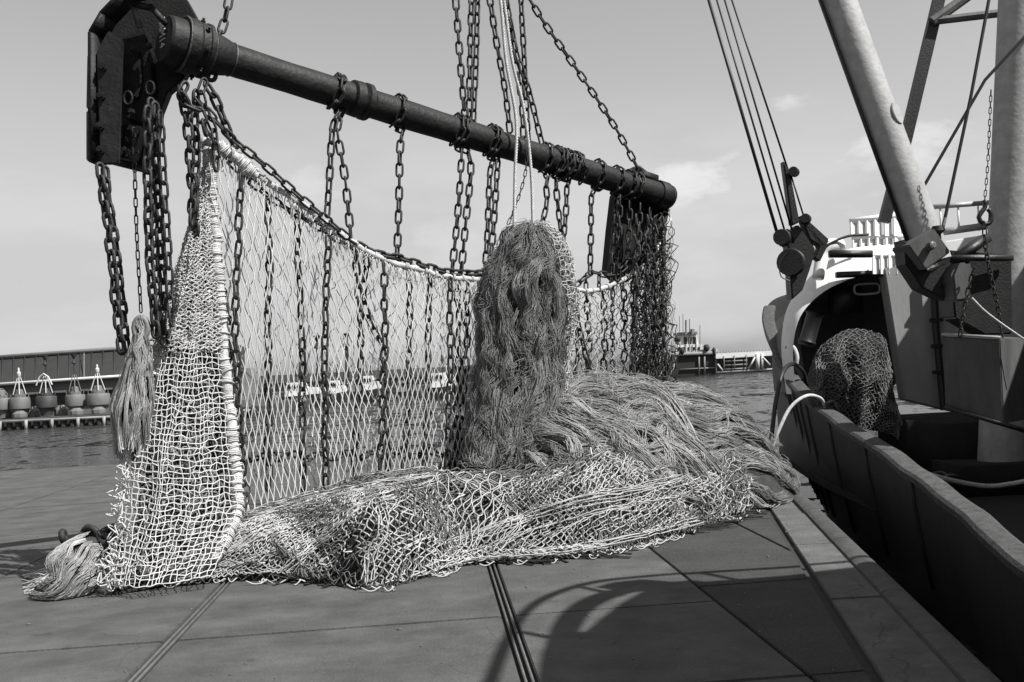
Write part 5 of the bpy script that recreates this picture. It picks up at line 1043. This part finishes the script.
for x in range(-30, 250, 9):
    m = MB(); m.lathe([(0.26, 0), (0.26, 0.7)], P(x + 4, fy(x) + 8.4, DQ - .3), (0, 0, 1), 8); m.build('quay_pile', M_farq, fq)
bs = [(2, 21, M_buoy, 'cone', 'grey navigation buoy cut by the left edge of the picture'), (20.5, 20, M_buoy, 'white', 'grey buoy with white lantern, second in the row on the far quay'), (47, 18, M_buoyd, 'frame', 'dark buoy with pale triangular top frame on the far quay'), (76, 20, M_buoy, 'black', 'pale grey buoy with black topmark on the far quay'), (99, 23, M_buoy, 'white', 'wide grey buoy with tall white lantern on the far quay'), (135, 20, M_buoy, 'black', 'grey buoy standing behind the hanging tassel')]
for x, w, mt, kind_, lab in bs:
    DBu = 88.0; s_ = DBu / 1000; y0 = 418 - x * 0.05; base = P(x, y0, DBu)
    bt = thing('navigation_buoy', lab, 'buoy', base, 'buoys in a row on the far quay')
    r_ = w / 2 * s_ * (0.9 + 0.2 * ((x * 7) % 10) / 10)
    m = MB(); m.lathe([(r_ * .55, 0.0), (r_ * .6, .25), (r_ * .75, .62), (r_ * .98, .72), (r_, .78), (r_, 1.62), (r_ * .95, 1.7), (r_ * .7, 1.74)], base, (0, 0, 1), 18); m.build('body', mt, bt, smooth=True, sharp=35)
    m = MB(); m.lathe([(r_ * .6, 1.74), (r_ * .6, 1.95), (r_ * .42, 2.0), (r_ * .36, 2.35), (r_ * .2, 2.45)], base, (0, 0, 1), 12); m.build('dome', mt, bt, smooth=True, sharp=35)
    m = MB()
    for a_ in range(8): m.tube([base + (r_ * .9 * math.cos(a_ * .785), r_ * .9 * math.sin(a_ * .785), 1.7), base + (r_ * .9 * math.cos(a_ * .785), r_ * .9 * math.sin(a_ * .785), 2.0)], 0.03, 4)
    m.build('rail_posts', mt, bt, kind='stuff')
    top = 3.5 if kind_ != 'cone' else 2.6
    for a_ in range(4):
        m = MB(); c_, s2 = math.cos(a_ * 1.571 + .4), math.sin(a_ * 1.571 + .4); m.tube([base + (r_ * .6 * c_, r_ * .6 * s2, 2.0), base + (.12 * c_, .12 * s2, top)], 0.045, 5); m.build('tower_leg', M_bw if kind_ in ('white', 'frame') else M_buoy, bt)
    if kind_ == 'white':
        m = MB(); m.lathe([(.1, top), (.17, top + .1), (.17, top + .4), (.08, top + .5), (.08, top + .7 + .02 * (x % 9)), (.03, top + .8 + .02 * (x % 9))], base, (0, 0, 1), 10); m.build('lantern', M_bw, bt, smooth=True, sharp=40)
    if kind_ == 'black' or kind_ == 'frame':
        m = MB(); m.lathe([(.04, top - .2), (.04, top + .9), (.22, top + 1.0), (.05, top + 1.35), (.25, top + 1.75), (.25, top + 1.8)], base, (0, 0, 1), 10); m.build('topmark', M_fdark, bt, smooth=True, sharp=40)
    if kind_ == 'frame':
        m = MB(); m.tube([base + (-.7, -.3, 2.7), base + (-.4, -.3, 3.4), base + (0, -.3, 3.7), base + (.4, -.3, 3.4), base + (.7, -.3, 2.7)], 0.07, 5); m.build('lifting_frame', M_bw, bt)
for x, lab in ((9, 'sinker block between the first and second buoys'), (33.5, 'sinker block between the lantern buoy and the dark buoy'), (61.5, 'sinker block between the dark buoy and the pale one'), (20, 'low pale sinker lying before the lantern buoy'), (77, 'low pale sinker before the black topped buoy'), (99, 'ragged low sinker before the wide buoy')):
    d_ = 86.5 if 'low' in lab else 89; b_ = P(x, 418.8 - x * 0.05, d_); hh = 0.6 if 'low' in lab else 0.95; ww = 0.6
    m = MB(); m.lathe([(ww * .95, 0), (ww, .12), (ww, hh * .6), (ww * .55, hh * .93), (ww * .5, hh)], b_, (0, 0, 1), 8); tag(m.build('sinker_block', M_buoy, None), 'pale octagonal ' + lab if 'low' not in lab else lab, 'sinker', 'concrete sinkers on the far quay')
# boats and gear on the far side seen through the net
def boat(x, y, w, h, d, mt, cab, lab, mast_h=0):
    s_ = d / 1000; base = P(x, y, d); b_ = thing('moored_boat', lab, 'boat', base, 'boats moored across the harbour'); hl, hw, hh = w * s_ / 2, w * s_ * .16, h * s_ * .3
    m = MB(); dk_ = [(-hl, -hw * .8, hh), (-hl * .2, -hw, hh), (hl * .55, -hw * .8, hh * 1.05), (hl, 0, hh * 1.35), (hl * .55, hw * .8, hh * 1.05), (-hl * .2, hw, hh), (-hl, hw * .8, hh)]
    kl = [(x_ * .86, y_ * .7, -0.3) for x_, y_, z_ in dk_]; n_ = len(dk_)
    m.add(np.array(dk_ + kl) + base, [(i, (i + 1) % n_, n_ + (i + 1) % n_, n_ + i) for i in range(n_)], [list(range(n_)), list(range(2 * n_ - 1, n_ - 1, -1))]); m.build('hull', mt, b_)
    c0 = base + (-hl * .1, 0, hh); ch = h * s_ * .42
    m = MB(); m.prism([c0 + (-hl * .7, -hw * .7, 0), c0 + (hl * .75, -hw * .6, 0), c0 + (hl * .62, -hw * .6, ch * .55), c0 + (hl * .2, -hw * .6, ch * .6), c0 + (hl * .1, -hw * .6, ch), c0 + (-hl * .6, -hw * .7, ch)], (0, hw * 1.2, 0)); cb = m.build('cabin', cab, b_)
    for k_ in range(3):
        m = MB(); m.box(c0 + (hl * (-.48 + .2 * k_), -hw * .7 - .03, ch * .72), (hl * .12, .1, ch * .28)); m.build('window', M_glass, cb)
    if mast_h: m = MB(); m.tube([c0 + (0, 0, ch), c0 + (0, 0, ch + mast_h * s_)], 0.12, 5); m.build('mast', mt, b_)
boat(306, 405, 50, 32, 104, M_fdark, M_white, 'dark hulled boat with a long white cabin left of centre behind the net', 26)
boat(340, 402, 24, 30, 106, M_fdark, M_white, 'small dark hulled launch with white cabin beside the long cabin boat', 16)
boat(352, 400, 40, 26, 130, M_fdark, M_far, 'dark workboat with grey wheelhouse behind the net', 44)
boat(374, 400, 26, 34, 110, M_fdark, M_white, 'dark boat with a square white cabin behind the net', 10)
boat(411, 399, 34, 26, 118, M_fdark, M_far, 'launch with grey cabin lying behind the net right of the square cabin', 20)
boat(446, 397, 38, 34, 108, M_fdark, M_white, 'dark hulled boat with white cabin nearest the hanging tuft behind the net', 18)
boat(270, 404, 26, 16, 128, M_fdark, M_far, 'low dark boat by the end of the shed', 22)
for x, y1, lab in ((317, 342, 'black topped marker pole above the small white cabined launch'), (346, 340, 'black double topped marker pole above the dark workboat'), (300, 352, 'bare thin pole left of the black topped markers')):
    b_ = P(x, 400, 128); t_ = P(x, y1, 128); mp_ = thing('marker_pole', lab, 'pole', b_, 'marker poles behind the boats'); m = MB(); m.tube([b_, t_], .12, 6); m.build('pole', M_fdark, mp_)
    if 'bare' not in lab:
        m = MB(); m.lathe([(.05, 0), (.5, .1), (.1, .9), (.5, 1.7), (.05, 1.8)], t_ - (0, 0, .9), (0, 0, 1), 8); m.build('topmark', M_fdark, mp_)
tl = MB(); tg = np.random.default_rng(5)
struct((lambda m: (m.prism([P(255, 394, 152), P(520, 381, 152), P(520, 394, 152), P(255, 407, 152)], (0, 15, 0)), m.build('far_quay', M_farq))[1])(MB()))
wh = thing('far_warehouse', 'low grey warehouse across the harbour seen through the net', 'warehouse', P(400, 390, 170))
quad_solid('wall', [P(262, 383, 170), P(500, 372, 170), P(500, 396, 170), P(262, 404, 170)], (0, 10, 0), M_far, wh)
quad_solid('roof', [P(260, 376, 172), P(502, 364, 172), P(502, 373, 169), P(260, 384, 169)], (0, 9, -0.3), M_roof, wh)

# ------------------------------------------------------------------ far right: work barge and pier
DBG = 168.0; s_ = DBG / 1000
bg_ = thing('work_barge', 'dark work barge with pale wheelhouse and masts at the far pier', 'barge', P(697, 374, DBG))
m = MB(); m.prism([P(640, 357, DBG), P(676, 355, DBG), P(712, 352, DBG), P(717, 354, DBG), P(717, 374, DBG), P(676, 378, DBG), P(640, 380, DBG)], (0, 9, 0)); m.build('hull', M_fdark, bg_)
m = MB(); m.bar(P(640, 356.5, DBG - .2), P(717, 352.4, DBG - .2), 0.5, 0.55); m.build('rubbing_strake', M_far, bg_)
for x in (699, 704.5, 716): m = MB(); m.bar(P(x, 356, DBG - .2), P(x, 375, DBG - .2), 0.25, 0.25); m.build('fender_bar', M_far, bg_)
m = MB(); m.bar(P(680, 369.5, DBG - .2), P(717, 367.5, DBG - .2), 0.2, 0.2); m.build('rubbing_strake', M_far, bg_)
whs = (lambda m: (m.prism([P(680, 335, DBG + 1), P(697, 334, DBG + 1), P(700, 355, DBG + 1), P(679, 356, DBG + 1)], (0, 4, 0)), m.build('wheelhouse', M_white, bg_))[1])(MB())
for x in (685.5, 690, 694.5): m = MB(); m.prism([P(x - 1.6, 337, DBG + .9), P(x + 1.6, 337, DBG + .9), P(x + 1.6, 344, DBG + .9), P(x - 1.6, 344, DBG + .9)], (0, .2, 0)); m.build('window', M_glass, whs)
m = MB(); m.prism([P(676, 345, DBG + .4), P(702, 344, DBG + .4), P(703, 355, DBG + .4), P(675, 356, DBG + .4)], (0, 5, 0)); m.build('deckhouse', M_white, bg_)
for x in (679, 684, 689, 694, 699): m = MB(); m.prism([P(x - 1, 347, DBG + .3), P(x + 1, 347, DBG + .3), P(x + 1, 350, DBG + .3), P(x - 1, 350, DBG + .3)], (0, .2, 0)); m.build('window', M_glass, bg_)
m = MB(); m.prism([P(678, 332.5, DBG + .5), P(697.5, 331.5, DBG + .5), P(697.5, 334, DBG + .5), P(678, 335, DBG + .5)], (0, 5, 0)); m.build('roof', M_far, bg_)
for x, y0, y1, r_ in ((686, 333, 320, .18), (689.5, 352, 319, .09), (683, 333, 314, .06), (692.5, 333, 329, .4), (679.5, 333, 316, .06), (696, 352, 340, .1), (700, 352, 325, .07)):
    m = MB(); m.tube([P(x, y0, DBG), P(x, y1, DBG)], r_, 6); m.build('mast', M_far if r_ != .5 else M_fdark, bg_)
for x, y, r_ in ((682, 351, .42), (706.5, 348, .5), (677, 339, .6), (714, 351, .3)):
    m = MB(); m.lathe([(r_ * .6, -.5), (r_, -.2), (r_, .3), (r_ * .5, .6)], P(x, y, DBG - .3), (0, 0, 1), 10); m.build('deck_gear', M_fdark, bg_, smooth=True)
m = MB(); m.box(P(708, 352, DBG + 1), (3, 2, .9)); m.build('deck_locker', M_far, bg_)
pier = thing('pier', 'long white concrete pier on braced piles beyond the water', 'pier', P(745, 370, DBG))
m = MB(); m.prism([P(716, 353.5, DBG - 1), P(860, 346, DBG - 1), P(860, 350.5, DBG - 1), P(716, 358.5, DBG - 1)], (0, 10, 0)); m.build('deck_beam', M_white, pier)
m = MB(); m.prism([P(716, 359, DBG + 4), P(860, 351, DBG + 4), P(860, 366, DBG + 4), P(716, 374, DBG + 4)], (0, 5, 0)); m.build('back_wall', M_far, pier)
for x in range(718, 850, 3): m = MB(); m.bar(P(x, 351.5 - (x - 718) * .052, DBG - .6), P(x, 354 - (x - 718) * .052, DBG - .6), .16, .16); m.build('rail_post', M_far, pier)
m = MB(); m.bar(P(716, 372.6, DBG - .5), P(860, 364, DBG - .5), .6, .3); m.build('water_beam', M_bw, pier)
for x, w_ in ((757.5, 3.4), (762, 2.0), (734.5, 0.8), (724, .7), (746.5, .7), (800, 3), (830, 3)):
    m = MB(); m.bar(P(x, 356 - (x - 718) * .05, DBG - 1.1), P(x, 371.5 - (x - 718) * .05, DBG - 1.1), w_ * s_, w_ * s_); m.build('pier_pile', M_bw if w_ > 1 else M_far, pier)
for a_, b_ in (((755, 357), (748.5, 369)), ((763, 357.5), (770, 365)), ((717.5, 364), (722.5, 370.5))): m = MB(); m.bar(P(*a_, DBG - 1.2), P(*b_, DBG - 1.2), .24, .24); m.build('brace', M_bw, pier)
for k_ in range(3): m = MB(); m.bar(P(724, 361.5 + 4 * k_, DBG - .7), P(747, 360.2 + 4 * k_, DBG - .7), .3, .22); m.build('pier_waling', M_far, pier)
print('script done', sum(len(o.data.polygons) for o in COL.objects if o.type == 'MESH'), len(COL.objects))
